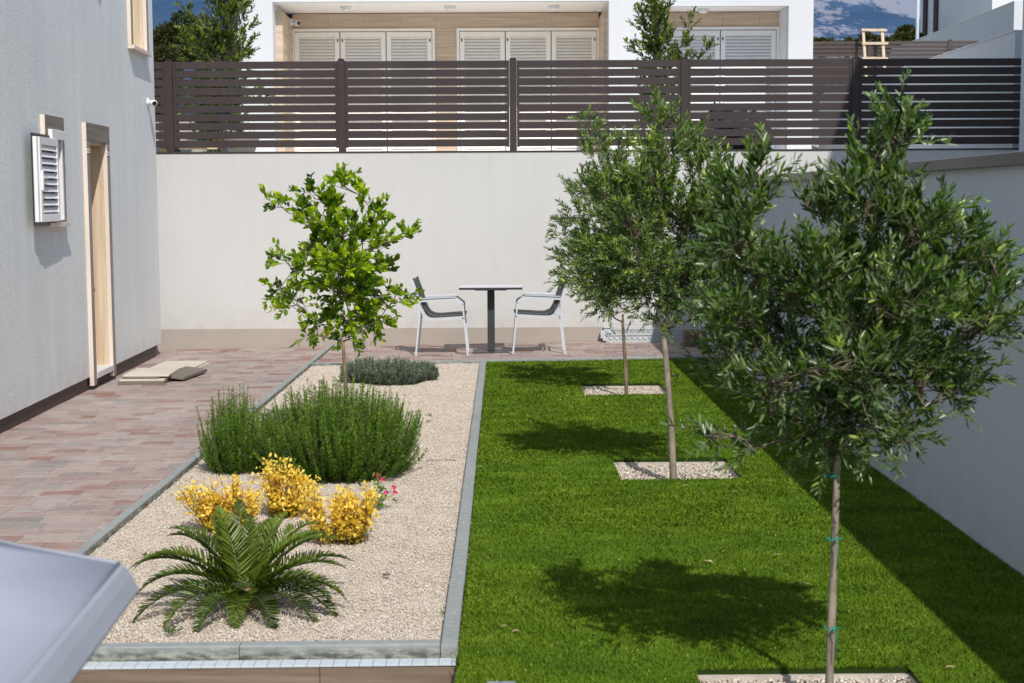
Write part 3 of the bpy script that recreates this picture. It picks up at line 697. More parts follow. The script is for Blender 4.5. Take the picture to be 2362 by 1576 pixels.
tile_slab(g[0]+.05, g[0]+w_+.02, g[1]+.09, g[1]+.72, zb+.0715, .02, .035, 'cream travertine slab topmost of the front stone stack', M['slab'])
g = G(392, 877); tile_slab(g[0]-.06, g[0]+.17, g[1]+.02, g[1]+.75, g[2]+.03, .03, -.12, 'brown slab leaning against the right side of the front stone stack', M['slab_dark'], .12)
g = G(345, 856); tile_slab(g[0]+.02, g[0]+.47, g[1]+.05, g[1]+.7, g[2]+.002, .026, -.05, 'lower pale slab of the rear pair near the house corner', M['slab'])
tile_slab(g[0]-.01, g[0]+.45, g[1]+.06, g[1]+.72, g[2]+.0285, .02, -.02, 'upper cream slab of the rear pair near the house corner', M['slab'])

# ================================================================== FURNITURE
def make_chair(x, y, flip, label):
    z = zg(x, y); r = empty('garden_chair', (x, y, z), 0, label, 'chair', 'white framed garden chairs at the small table')
    f = -1 if flip else 1; hw = .245
    def P(a, yy, zz): return (f*a, yy, zz)
    for s in (-1, 1):
        yy = s*hw
        m = MB(); m.bar(P(0, yy, 0), P(.042, yy, .40), .018, .019); m.bar(P(.042, yy, .40), P(.046, yy, .625), .018, .018); m.build('leg', M['chair_white'], r)
        m = MB(); m.bar(P(.587, yy, 0), P(.548, yy, .43), .018, .019); m.bar(P(.548, yy, .42), P(.538, yy, .585), .018, .018); m.bar(P(.538, yy, .578), P(.452, yy, .648), .018, .018)
        m.build('leg', M['chair_white'], r)
        m = MB(); m.bar(P(.46, yy, .64), P(.02, yy, .618), .022, .02); m.bar(P(.455, yy-s*.035, .655), P(.06, yy-s*.035, .637), .05, .012); m.bar(P(.455, yy, .668), P(.05, yy, .65), .022, .008)
        m.bar(P(.46, yy-s*.035, .651), P(.54, yy-s*.035, .586), .045, .008)
        m.build('armrest', M['chair_white'], r)
        m = MB(); pts = [(-.045, .872), (.045, .60), (.07, .51), (.105, .44), (.15, .412), (.22, .41), (.55, .43)]
        for i in range(len(pts)-1): m.bar(P(pts[i][0], yy-s*.026, pts[i][1]), P(pts[i+1][0], yy-s*.026, pts[i+1][1]), .016, .022)
        m.build('side_rail', M['chair_white'], r)
    m = MB(); pts = [(-.018, .872), (.03, .74), (.07, .61), (.10, .52), (.135, .468), (.19, .445), (.26, .443), (.38, .452), (.55, .462)]; w = hw-.03; vs = []
    for (a, zz) in pts: vs += [P(a+.026, -w, zz+.014), P(a+.026, w, zz+.014), P(a, -w, zz-.010), P(a, w, zz-.010)]
    fs = []
    for i in range(len(pts)-1):
        b_ = i*4; fs += [(b_, b_+1, b_+5, b_+4), (b_+2, b_+6, b_+7, b_+3), (b_, b_+4, b_+6, b_+2), (b_+1, b_+3, b_+7, b_+5)]
    m.add(vs, fs, True); m.build('sling', M['sling'], r)
    for (a, zz, ww) in ((-.04, .862, w), (.55, .425, w), (.045, .40, hw)): m = MB(); m.bar(P(a, -ww, zz), P(a, ww, zz), .02, .02); m.build('crossbar', M['chair_white'], r)
    return r
make_chair(-.985, 16.80, False, 'white framed chair with dark sling seat, left of the small table')
make_chair(.70, 16.74, True, 'white framed chair with dark sling seat, right of the table beside the olive foliage')
tx, ty = -.135, 16.93; tz = zg(tx, ty)
t_ = empty('bistro_table', (tx, ty, tz), 0, 'small square dark pedestal table standing between two white chairs', 'table')
mb = MB(); mb.box(-.36, .36, -.27, .27, .727, .752, .002); tt = mb.build('tabletop', M['table_dark'], t_)
mb = MB(); mb.box(-.357, .357, -.267, .267, .7523, .7538, .0005); mb.build('top_surface', M['table_top'], tt)
mb = MB(); mb.box(-.18, .18, -.18, .18, .714, .7268, .002); mb.build('bracket', M['table_dark'], t_)
mb = MB(); mb.box(-.042, .042, -.042, .042, .011, .7138, .004); mb.build('column', M['table_dark'], t_)
mb = MB(); mb.box(-.21, .21, -.21, .21, .001, .0105, .002); mb.build('base_plate', M['table_dark'], t_)
# drainage channels by the wall
def channel(x0, x1, y0, y1, z0, z1, label):
    r = empty('drain_channel', (x0, y0, z0), 0, label, 'drain channel', 'grey plastic drain channels stacked at the wall'); L = x1-x0; D_ = y1-y0; Hh = z1-z0
    m = MB(); m.box(0, L, .012, D_, .0, .008); m.box(0, L, .014, .02, .008, Hh-.008); m.box(0, L, D_-.008, D_, .008, Hh-.008); m.box(-.004, L+.004, 0, .03, Hh-.0075, Hh, .002); m.box(-.004, L+.004, D_-.03, D_+.002, Hh-.0075, Hh, .002)
    m.build('trough', M['channel'], r)
    m = MB(); n_ = int(L/.07)
    for i in range(n_):
        x = .02+i*.07; m.box(x, x+.006, .002, .0135, .006, Hh-.008)
        m.bar((x+.006, .008, Hh*.75), (x+.035, .008, Hh*.35), .010, .005); m.bar((x+.035, .008, Hh*.35), (x+.07, .008, Hh*.75), .010, .005)
    m.build('ribs', M['channel'], r)
    m = MB(); m.box(-.04, .0, .02, D_-.02, Hh*.2, Hh*.75, .004); m.build('connector', M['channel'], r); return r
c0 = G(1392, 787); c0x = c0[0]; wy = 17.94
channel(c0x, c0x+1.05, wy-.26, wy-.13, c0[2]+.001, c0[2]+.095, 'front grey ribbed plastic drain channel lying lowest at the cream wall')
channel(c0x+.06, c0x+1.12, wy-.255, wy-.13, c0[2]+.097, c0[2]+.165, 'grey ribbed plastic drain channel lying on top of the front one')
channel(c0x-.02, c0x+1.2, wy-.125, wy-.012, c0[2]+.001, c0[2]+.175, 'rear grey plastic drain channel against the cream wall')
mb = MB(); g = G(1571, 797)
for i in range(3):
    for j in range(2): mb.box(-.0+.125*j, .12+.125*j, 0, .24, .062*i+.001, .062*i+.06, .003)
o = mb.build('block_stack', M['block'], None, tuple(g+np.array([0, 0, .0]))); tag(o, 'small stack of brown clay blocks in the shaded corner of the paving', 'bricks')

# ================================================================== PARASOL
pc = np.array([-1.97, 1.65]); A_ = np.array([-.612, 2.30]); rad = np.linalg.norm(A_-pc); a0 = math.atan2(A_[1]-pc[1], A_[0]-pc[0]); zr = 1.15
par = empty('parasol', (pc[0], pc[1], -.93), 0, 'grey canvas parasol in the near left corner, only its canopy edge showing', 'parasol')
m = MB(); vs = [(0, 0, zr+.36+.93)]; fs = []; nseg = 4; ring = []
for q in range(1, 7):
    f_ = q/6; st = len(vs)
    for k in range(8):
        for j in range(nseg):
            aa = a0+2*math.pi*k/8; ab = a0+2*math.pi*(k+1)/8; t = j/nseg
            p = np.array([math.cos(aa), math.sin(aa)])*(1-t)+np.array([math.cos(ab), math.sin(ab)])*t
            sag = -.018*math.sin(math.pi*t)*f_; vs.append((p[0]*rad*f_*(1-.012*math.sin(math.pi*t)), p[1]*rad*f_*(1-.012*math.sin(math.pi*t)), .93+zr+.36*(1-f_)+sag))
    ring.append(st)
N8 = 8*nseg
for k in range(N8): fs.append((0, ring[0]+k, ring[0]+(k+1) % N8))
for q in range(5):
    for k in range(N8): fs.append((ring[q]+k, ring[q+1]+k, ring[q+1]+(k+1) % N8, ring[q]+(k+1) % N8))
m.add(vs, fs, True); can = m.build('canopy', M['canvas'], par)
sd = can.modifiers.new('t', 'SOLIDIFY'); sd.thickness = .003
m = MB(); vs2 = []; base_r = vs[ring[5]:ring[5]+N8]
for (o_, dz_) in ((.002, .002), (.010, -.004), (.020, -.020), (.031, -.044), (.029, -.050), (.024, -.047)):
    for v in base_r:
        r_ = math.hypot(v[0], v[1]); vs2.append((v[0]*(1+o_/r_), v[1]*(1+o_/r_), v[2]+dz_))
fs2 = []
for q in range(5):
    for k in range(N8): fs2.append((q*N8+k, (q+1)*N8+k, (q+1)*N8+(k+1) % N8, q*N8+(k+1) % N8))
m.add(vs2, fs2, False); m.build('valance', M['canvas_rim'], par)
m = MB(); m.tube([(v[0], v[1], v[2]+.001) for v in base_r+base_r[:1]], .0035, 5); m.build('piping', M['canvas_rim'], par)
for k in range(8):
    aa = a0+2*math.pi*k/8; m = MB(); m.bar((.05*math.cos(aa), .05*math.sin(aa), .93+zr+.29), (rad*.985*math.cos(aa), rad*.985*math.sin(aa), .93+zr-.03), .015, .02); m.build('rib', M['pole'], par)
m = MB(); m.tube([(0, 0, .05), (0, 0, .93+zr+.33)], .024, 14); m.build('pole', M['pole'], par)
m = MB(); m.lathe([(.30, 0), (.30, .04), (.26, .055), (.05, .07), (.04, .18)], 24); m.build('base', M['pole'], par)

# ================================================================== TREES IN THE GARDEN
OT = 'olive trees in square pits on the lawn'
# near olive
b3 = np.array([1.112, 4.93, -.05]); Y3 = 4.93
px3 = [(2055, 312, 58, 50, 0), (2010, 390, 72, 70, .05), (1985, 480, 90, 75, -.05), (1880, 490, 45, 55, .08), (1740, 400, 42, 45, .1, .8), (1700, 470, 70, 70, .05), (1690, 560, 70, 60, -.06), (1740, 640, 90, 70, .08),
       (1690, 720, 70, 60, -.1), (1760, 770, 100, 75, .12), (1860, 640, 110, 90, -.08), (2000, 590, 110, 85, .1), (2110, 530, 80, 80, -.05), (2195, 590, 80, 80, .06), (2290, 640, 48, 55, 0, .8), (2255, 740, 85, 65, -.1), (2140, 720, 110, 85, .08),
       (1980, 740, 120, 85, -.1), (2100, 850, 120, 75, .05), (2200, 880, 55, 45, .0, .8), (1900, 860, 130, 85, .1), (1780, 880, 90, 65, -.08), (1990, 960, 110, 55, 0), (1860, 970, 80, 50, .06), (2060, 1000, 45, 35, -.05), (1650, 1010, 45, 22, -.1, .9), (1730, 1035, 40, 22, -.08, .8), (1660, 820, 50, 45, .05, .7),
       (1900, 700, 90, 90, .3), (2080, 690, 90, 90, -.28), (1905, 1025, 60, 32, -.03), (1960, 850, 90, 70, -.3), (2050, 800, 90, 80, .3)]
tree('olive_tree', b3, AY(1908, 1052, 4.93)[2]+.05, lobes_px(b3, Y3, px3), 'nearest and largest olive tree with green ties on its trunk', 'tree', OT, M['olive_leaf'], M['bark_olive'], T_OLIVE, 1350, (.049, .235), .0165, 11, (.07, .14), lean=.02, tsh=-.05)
b2 = np.array([1.062, 9.06, -.04]); Y2 = 9.06
px2 = [(1515, 270, 34, 38, 0), (1525, 350, 55, 50, 0), (1590, 320, 36, 40, .1, .8), (1620, 400, 58, 55, .05), (1500, 430, 80, 65, -.05), (1560, 500, 100, 70, .1), (1440, 520, 75, 70, -.05), (1640, 480, 70, 60, -.1), (1390, 590, 65, 60, .1),
       (1470, 610, 90, 65, -.1), (1580, 610, 100, 70, .1), (1660, 590, 60, 60, 0), (1410, 660, 60, 35, 0, .8), (1520, 680, 80, 45, .05), (1630, 690, 70, 50, -.1), (1400, 440, 50, 45, 0), (1690, 540, 50, 60, .1, .8), (1515, 745, 26, 18, -.08, 1), (1345, 640, 40, 30, .0, .7)]
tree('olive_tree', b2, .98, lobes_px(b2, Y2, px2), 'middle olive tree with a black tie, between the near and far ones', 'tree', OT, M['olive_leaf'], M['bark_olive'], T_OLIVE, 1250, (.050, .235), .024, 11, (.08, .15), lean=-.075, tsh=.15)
b1 = np.array([1.105, 13.05, -.03]); Y1 = 13.05
px1 = [(1352, 290, 22, 32, 0), (1370, 340, 42, 36, 0), (1430, 330, 26, 34, .1), (1410, 390, 62, 45, -.05), (1345, 430, 48, 40, .1), (1420, 470, 70, 60, 0), (1330, 500, 48, 45, -.1), (1290, 530, 26, 26, 0, .8), (1350, 570, 60, 50, .1), (1320, 625, 48, 38, -.05),
       (1430, 560, 80, 60, .1), (1390, 650, 65, 40, 0), (1450, 650, 60, 40, -.1), (1400, 705, 45, 22, 0), (1480, 420, 50, 50, .1), (1490, 560, 50, 60, 0), (1310, 590, 30, 28, .15), (1375, 690, 40, 24, -.1)]
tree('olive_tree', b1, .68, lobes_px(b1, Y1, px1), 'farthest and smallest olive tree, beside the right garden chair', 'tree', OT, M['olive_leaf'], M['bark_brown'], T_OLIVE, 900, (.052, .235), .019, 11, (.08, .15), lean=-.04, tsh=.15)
# stakes and ties
def stake(x, y, z, top, lean, label, r=.011):
    m = MB(); m.tube([(0, 0, 0), (lean*.5, 0, top*.5), (lean, 0, top)], [r, r, r*.9], 6, smooth=False)
    o = m.build('tree_stake', M['stake'], None, (x, y, z)); tag(o, label, 'stake', 'timber stakes beside the olive trunks')
stake(1.112, 13.075, -.045, .76, -.045, 'thin timber stake beside the farthest olive trunk')
stake(1.078, 9.11, -.045, .88, -.062, 'thin timber stake behind the middle olive trunk', .010)
def tie(x, y, z, r, mat, label, tail=True, tl=.1):
    m = MB(); n_ = 16; ring_ = [(r*math.cos(2*math.pi*i/n_), r*math.sin(2*math.pi*i/n_), .004*math.sin(i)) for i in range(n_+1)]; m.tube(ring_, .0028, 5)
    m.lathe([(.004, -.006), (.007, 0), (.004, .006)], 8, c=(r*.5, -r, 0))
    if tail: m.tube([(r*.5, -r-.004, 0), (r*.9, -r-.01, -.02), (r*.8, -r-.008, -tl)], .002, 4); m.tube([(r*.5, -r, 0), (r*1.9, -r*.6, .004)], .002, 4)
    o = m.build('tree_tie', mat, None, (x, y, z)); tag(o, label, 'tie', 'plastic ties around the olive trunks')
tp = AY(1910, 1236, 4.93); tie(tp[0]-.002, 4.93, tp[2], .0185, M['green_tie'], 'upper green plastic tie on the nearest olive trunk')
tp = AY(1905, 1441, 4.93); tie(tp[0]-.001, 4.93, tp[2], .0195, M['green_tie'], 'lower green plastic tie on the nearest olive trunk')
tp = AY(1910, 1090, 4.93); tie(tp[0]-.002, 4.93, tp[2], .018, M['green_tie'], 'highest green plastic tie just under the nearest olive crown', False)
tp = AY(1547, 862, 9.06); tie(tp[0], 9.07, tp[2], .030, M['black_tie'], 'black plastic tie on the middle olive trunk', False)

# citrus tree in the gravel bed
bc = G(787, 1010); bc[2] -= .02; YC = bc[1]
pxc = [(782, 425, 24, 22, 0, 1.3), (722, 445, 24, 16, .05, 1.2), (830, 450, 22, 24, 0, 1.2), (640, 467, 24, 10, 0, 1.6), (688, 490, 26, 16, 0, 1.2), (770, 480, 60, 35, .05), (730, 510, 50, 32, -.05), (850, 500, 32, 32, .05), (800, 540, 70, 42, 0), (730, 560, 48, 35, .1), (868, 560, 34, 34, -.05), (920, 545, 20, 14, 0, 1.5),
       (780, 610, 78, 42, -.05), (700, 610, 42, 24, 0), (655, 600, 20, 14, 0, 1.4), (860, 620, 42, 34, .1), (780, 670, 80, 42, .05), (640, 665, 26, 22, 0, 1.2), (678, 690, 34, 24, .05, 1.1), (860, 680, 42, 36, -.05), (918, 685, 24, 22, 0, 1.3),
       (800, 725, 78, 34, .05), (870, 735, 36, 26, 0), (740, 745, 36, 22, 0, .9), (705, 770, 22, 14, 0, 1.3), (800, 775, 34, 14, 0), (790, 640, 70, 50, .2), (790, 600, 60, 50, -.2)]
tree('citrus_tree', bc, AY(789, 790, YC)[2]-bc[2]+.02, lobes_px(bc, YC, pxc, .84), 'young citrus tree with bright yellow green leaves in the gravel bed', 'tree', None, M['citrus_leaf'], M['bark_brown'], T_BROAD, 520, (.066, .56), .018, 6, (.06, .13), .35, lean=.01)

# ================================================================== SHRUBS
def stem_bush(name, base, rx, ry, h, nst, mat, label, cat, group=None, needle=(.022, .0035), per=55, spread=.5, hv=.25, lift=.3, stemcol=None, tmean=.45, tpl=T_NEEDLE, curv=.3):
    root = empty(name, tuple(base), 0, label, cat, group); st = MB(); lv = Leaves()
    for i in range(nst):
        a = NR.rand()*6.283; r = math.sqrt(NR.rand()); bx_, by_ = math.cos(a)*r*rx*.80, math.sin(a)*r*ry*.80
        top = h*(1-.42*r**2.4)*(1-hv*NR.rand()**.7)*(1 if NR.rand() < .62 else NR.uniform(.3, .85)); ox, oy = math.cos(a)*r*rx*spread, math.sin(a)*r*ry*spread
        p0 = np.array([bx_*.92, by_*.92, .0]); p2 = np.array([bx_+ox, by_+oy, top])+NR.normal(size=3)*np.array([.03, .03, .01])*h; p1 = (p0+p2)/2+np.array([ox*curv, oy*curv, -.04*h])
        n_ = per; t = np.sort(NR.rand(n_)**.8)*.98+.02; t = t[:, None]
        P = (1-t)**2*p0+2*t*(1-t)*p1+t*t*p2; Tn = 2*(1-t)*(p1-p0)+2*t*(p2-p1); Tn /= np.linalg.norm(Tn, axis=1, keepdims=True)
        R_ = NR.normal(size=(n_, 3)); R_ -= (R_*Tn).sum(1, keepdims=True)*Tn; R_ /= np.linalg.norm(R_, axis=1, keepdims=True)
        Dd = Tn*lift*2.2+R_; L_ = needle[0]*NR.uniform(.7, 1.2, n_)*(1.05-.45*t[:, 0]**3)
        tone = tmean+.35*(t[:, 0]-.55)+NR.normal()*.07+NR.normal(size=n_)*.13
        lv.arr(P, Dd, L_, np.full(n_, needle[1]), tone)
        if i % 2 == 0: st.tube([p0, p0*.25+p1*.5+p2*.25, p2], [.0035, .0025, .001], 4, False)
    st.build('stems', M['bark_dark'] if stemcol is None else stemcol, root); lv.build('foliage', tpl, mat, root); return root
RG = 'rosemary bushes in the gravel bed'
g = G(775, 1095); stem_bush('rosemary_bush', (g[0], g[1]+.12, g[2]-.02), .455, .38, .68, 900, M['rosemary_leaf'], 'big rounded rosemary bush below the citrus tree', 'bush', RG, (.027, .005), 140, .40, .24, .35)
g = G(537, 1085); stem_bush('rosemary_bush', (g[0], g[1]+.12, g[2]-.02), .205, .22, .61, 260, M['rosemary_leaf'], 'smaller rosemary bush to the left of the big one', 'bush', RG, (.027, .005), 125, .38, .26, .35)
LG = 'grey green lavender mounds'
for (x, y, rx, h, lab, ns) in ((838, 876, .26, .245, 'left mound of grey green lavender beside the citrus trunk', 300), (905, 880, .30, .255, 'middle and largest mound of grey green lavender', 360), (968, 873, .16, .20, 'small right mound of grey green lavender near the back kerb', 170)):
    g = G(x, y); stem_bush('lavender_mound', (g[0], g[1]+.1, g[2]-.02), rx*.98, rx*.8, h*1.1, ns, M['lavender_leaf'], lab, 'bush', LG, (.03, .006), 60, .26, .18, .4)
# yellow euonymus
def spindle(base, stems, label):
    root = empty('yellow_spindle_bush', tuple(base), 0, label, 'bush', 'yellow leaved spindle bushes behind the cycad'); st = MB(); lv = Leaves()
    for (dx, dz, n_) in stems:
        for q in range(n_):
            p0 = np.array([dx*.35+NR.normal()*.02, NR.normal()*.03, 0]); p2 = np.array([dx+NR.normal()*.035, NR.normal()*.06, dz*NR.uniform(.72, 1.0)]); p1 = (p0+p2)/2+np.array([dx*.2, 0, .0])
            t = np.linspace(.15, 1, 30)[:, None]; P = (1-t)**2*p0+2*t*(1-t)*p1+t*t*p2; Dd = NR.normal(size=(30, 3))*.8+np.array([0, 0, .55]); P = P+NR.normal(size=P.shape)*.013
            L_ = .025*NR.uniform(.7, 1.2, 30); tone = .12+.66*t[:, 0]+NR.normal(size=30)*.16
            lv.arr(P, Dd, L_, L_*.55, tone); st.tube([p0, p0*.25+p1*.5+p2*.25, p2], [.003, .002, .001], 4, False)
    st.build('stems', M['bark_dark'], root); lv.build('foliage', T_BROAD, M['yellow_leaf'], root)
g = G(525, 1222); spindle((g[0], g[1]+.06, g[2]-.02), [(-.19, .27, 14), (-.10, .27, 16), (-.02, .26, 14), (.04, .34, 14), (.12, .25, 16), (-.12, .16, 16), (-.04, .14, 12)], 'left yellow leaved spindle bush behind the cycad')
g = G(640, 1190); spindle((g[0], g[1]+.1, g[2]-.02), [(-.07, .28, 14), (-.01, .34, 16), (.08, .28, 14), (.14, .25, 12), (-.02, .16, 14), (.07, .14, 12)], 'middle yellow leaved spindle bush with the tallest shoots')
g = G(778, 1248); spindle((g[0], g[1]+.06, g[2]-.02), [(-.15, .33, 12), (-.12, .23, 14), (-.02, .27, 20), (.06, .30, 20), (.15, .30, 18), (.04, .15, 20), (.12, .18, 16)], 'right yellow leaved spindle bush, greener at its foot')
# pink flowering plant
g = G(868, 1166); r = empty('flowering_plant', (g[0], g[1], g[2]-.01), 0, 'small plant with crimson pink flowers beside the yellow bush', 'flower')
lv = Leaves(); st = MB(); fl = MB()
for (dx, dz) in ((-.03, .19), (.0, .17), (.03, .14), (.06, .1), (-.04, .12), (.02, .2)):
    st.tube([(0, 0, 0), (dx*.4, 0, dz*.5), (dx, 0, dz)], .0015, 4, False)
    for q in range(14): t = (q+2)/15; lv.add(np.array([dx*t+NR.normal()*.006, NR.normal()*.012, dz*t]), unit(NR.normal(size=3)+np.array([0, 0, .4])), .03, .012, NR.uniform(.3, .9))
for (x, y) in ((868, 1090), (878, 1100), (886, 1130), (904, 1118), (907, 1130)):
    p = AY(x, y, g[1])-np.array(r.location)
    for k in range(5):
        a = 6.283*k/5+NR.rand(); e = Vector((math.cos(a)*.014, -.006+NR.normal()*.004, math.sin(a)*.014)); s = Vector((-e.z, 0, e.x))*.5; P0 = Vector(p)
        fl.add([P0, P0+e*.6+s, P0+e*1.1, P0+e*.6-s], [(0, 1, 2, 3)])
    fl.build('flower', M['pinkf'], r); fl = MB()
    st.tube([(p[0]*.3, 0, p[2]*.5), tuple(p)], .0012, 4, False)
st.build('stems', M['weed_leaf'], r); lv.build('foliage', T_BROAD, M['rosemary_leaf'], r)

# cycad
g = G(562, 1392); cy = empty('cycad', (g[0], g[1], g[2]-.02), 0, 'dark green cycad with arching feathery fronds in the gravel bed foreground', 'cycad')
m = MB(); m.lathe([(.055, 0), (.062, .03), (.055, .07), (.03, .095)], 14)
for i in range(60):
    a = NR.rand()*6.283; z = NR.uniform(.01, .09); rr = .055; m.tube([(math.cos(a)*rr*.7, math.sin(a)*rr*.7, z), (math.cos(a)*(rr+.02), math.sin(a)*(rr+.02), z+.02)], [.008, .003], 5)
m.build('trunk', m_plain('cycad_trunk', (.26, .15, .09), .9, var=.35, scale=30, bump=.6), cy)
fronds = []
def frond(az, L, up0, droop, wid=.095):
    """rachis curve leaves the crown at pitch up0 and bends down by droop"""
    r_ = MB(); lv = Leaves(); pts = []; p = np.array([math.cos(az)*.03, math.sin(az)*.03, .08]); n_ = 26; pitch = up0; seg = L/n_
    for i in range(n_+1):
        pts.append(p.copy()); d = np.array([math.cos(az)*math.cos(pitch), math.sin(az)*math.cos(pitch), math.sin(pitch)]); p = p+d*seg; pitch -= droop/n_*(.5+1.1*i/n_)
        if p[2] < .012: p[2] = .012; pitch = max(pitch, 0)
    r_.tube(pts[::2], [.0055*(1-.8*i/(len(pts[::2])-1)) for i in range(len(pts[::2]))], 5)
    tone0 = NR.uniform(.25, .85)
    for i in range(3, n_+1):
        a_ = pts[i-1]; b_ = pts[i]; T = unit(b_-a_); S = unit(np.cross(T, [0, 0, 1])); N = np.cross(S, T); f_ = i/n_
        w = wid*math.sin(math.pi*min(1, .16+.84*f_)**.8)**.7*(1.08-.3*f_)
        for sub in (0, .5):
            q = a_+(b_-a_)*sub
            for sg in (1, -1):
                dr = unit(S*sg*.85+T*(.45+.5*f_)+N*.38+NR.normal(size=3)*.05); lv.add(q, dr, w*NR.uniform(.9, 1.12), .0095, tone0+NR.normal()*.1)
    fr = r_.build('frond', M['cycad_leaf'], cy); lv.build('leaflets', T_OLIVE, M['cycad_leaf'], fr)
for (az, L, u, dr) in [(175, .50, .95, 1.5), (160, .56, .75, 1.1), (145, .52, 1.0, .9), (120, .46, 1.15, .7), (104, .47, 1.15, .6), (72, .45, 1.05, .7), (50, .50, 1.0, .9), (30, .50, .9, .9), (12, .46, .75, 1.0), (-5, .46, .55, 1.2), (-22, .48, .4, 1.2),
                       (190, .48, .75, 1.3), (205, .50, .45, 1.2), (222, .42, .5, 1.3), (262, .30, .35, 1.3), (300, .34, .3, 1.2), (325, .40, .35, 1.1), (90, .36, 1.25, .5), (60, .40, 1.2, .6), (130, .45, 1.3, .5), (20, .44, 1.15, 1.0), (165, .46, 1.2, 1.2), (242, .36, .35, 1.1), (345, .44, .6, 1.3), (110, .5, .8, .8), (40, .5, .6, .8)]:
    frond(math.radians(az+NR.normal()*4), L*NR.uniform(.97, 1.10), u-.06, dr+.28)

# small weeds, litter
def weed(x, y, s, label):
    g = G(x, y); r = empty('weed', tuple(g), 0, label, 'weed', 'small weeds in the gravel'); lv = Leaves()
    for i in range(int(16*s)): lv.add(np.array([NR.normal()*.012*s, NR.normal()*.012*s, 0]), unit([NR.normal(), NR.normal(), .7]), .035*s*NR.uniform(.6, 1.2), .006, NR.rand())
    lv.build('foliage', T_OLIVE, M['weed_leaf'], r)
weed(393, 1452, 1.3, 'small green weed in the gravel in front of the cycad'); weed(1018, 1408, .8, 'tiny weed beside the middle kerb near its front end')
weed(335, 1275, .7, 'tiny weed in the gravel near the left kerb, left of the cycad'); weed(985, 955, .9, 'small dry sprig in the gravel right of the rosemary'); weed(985, 968, .7, 'second dry sprig just in front of the first, right of the rosemary')
weed(905, 1150, .7, 'sprawling sprig on the gravel below the pink flowers')
g = G(887, 1321); m = MB(); m.lathe([(.006, 0), (.017, .004), (.018, .010), (.010, .015)], 10); o = m.build('pebble', M['block'], None, tuple(g)); o.scale = (1.2, .6, .7); tag(o, 'single dark brown pebble lying on the pale gravel', 'stone')
def leaf_litter(x, y, L, label, rz=0):
    g = G(x, y, .022); m = MB(); m.add([(0, 0, .004), (.3*L, .14*L, .008), (.7*L, .12*L, .006), (L, 0, .0), (.7*L, -.12*L, .004), (.3*L, -.14*L, .01)], [(0, 5, 4, 3), (0, 3, 2, 1)])
    o = m.build('fallen_leaf', M['dry_leaf'], None, tuple(g)); o.rotation_euler = (0, 0, rz); tag(o, label, 'leaf', 'fallen leaves on the lawn')
LT = [(1420, 1134, .05), (1618, 1135, .05), (1680, 1130, .04), (1567, 1117, .05), (1480, 1219, .03), (1637, 1293, .08), (1775, 1275, .04), (1835, 1344, .06), (1124, 1283, .03), (1425, 1288, .03), (1160, 1062, .03), (1508, 1198, .025), (1150, 1440, .03), (1175, 1452, .04), (2170, 1534, .04), (1098, 1072, .03),
      (1513, 833, .03), (1590, 865, .03), (1300, 1395, .02), (1765, 1225, .03)]
for i, (x, y, L) in enumerate(LT):
    col = int((x-1050)/160); where = ['beside the middle kerb', 'left of the olive shadows', 'in the left half of the lawn', 'below the middle olive pit', 'in the middle of the lawn', 'left of the nearest olive trunk', 'right of the nearest olive trunk', 'right side of the lawn'][min(7, max(0, col))]
    leaf_litter(x, y, L, 'pale dry olive leaf lying on the green lawn', NR.rand()*3)
for o in list(C.objects):
    if o.name.startswith('fallen_leaf'): o['label'] = 'pale dry fallen leaf lying on the bright green lawn'
m = MB(); g = G(1150, 1566, .03); m.box(-.052, .052, -.05, .05, -.06, .0, .003); o = m.build('metal_cover', M['cover'], None, (g[0], g[1]-.035, g[2])); tag(o, 'small square steel cover set in the lawn at the bottom edge', 'cover')
# irrigation line
g = G(975, 1057); g2 = G(1045, 1056); m = MB(); m.tube([g+np.array([0, 0, -.002]), (g+g2)/2+np.array([0, .01, .001]), g2], .0022, 5); o = m.build('irrigation_pipe', M['block'], None); tag(o, 'thin brown irrigation pipe crossing the gravel right of the rosemary', 'pipe')

# ================================================================== BEYOND THE WALL
def upz(X, Y): return 2.15+np.clip((Y-27)/7, 0, 1)*1.5+np.clip((Y-34)/60, 0, 1)*2+0*X
o = sheet('upper_ground', -60, 60, 18.26, 140, 0, M['upper_ground'], 30, 120, upz)
o = sheet('terrace_bounce_sheet', -9, 6.0, 19.0, 25.2, 2.262, m_plain('pale_bounce_stone', (.80, .77, .72), .8, var=.06))  # pale sheet out of view, added to bounce light into the porch
# strip of turf right behind the coping
n = 26000; BX = NR.uniform(-4.6, 6.4, n); BY = NR.uniform(18.12, 18.26, n); B0 = np.stack([BX, BY, np.full(n, WT-.02)], -1)
D = np.stack([NR.normal(size=n)*.012, NR.normal(size=n)*.012, NR.uniform(.02, .05, n)], -1); S = np.stack([np.full(n, .003), 0*BX, 0*BX], -1)
V = np.stack([B0-S, B0+S, B0+D], 1).reshape(-1, 3); F = np.arange(n*3).reshape(-1, 3)
tag(npmesh('upper_turf', V, F, M['turf'], np.clip(np.repeat(.2+NR.normal(size=n)*.15, 3), 0, 1)), 'narrow strip of dark artificial turf behind the fence posts', 'grass', None, 'stuff')
VF, VB, VB2 = 23.55, 25.0, 24.3
X0 = AY(547, 100, VF)[0]; X1 = AY(1866, 100, VF)[0]; L0 = AY(626, 60, VF)[0]; L1 = AY(1397.5, 60, VF)[0]
Rr0 = AY(1500, 60, VF)[0]; Rr1 = AY(1810, 60, VF)[0]; Zs = AY(1000, 3.5, VF)[2]; ZsR = AY(1700, 14, VF)[2]
vil = empty('villa', ((X0+X1)/2, VF, 2.2), 0, 'white two bay villa behind the fence with travertine porch and cream shutters', 'house'); vo = np.array(vil.location)
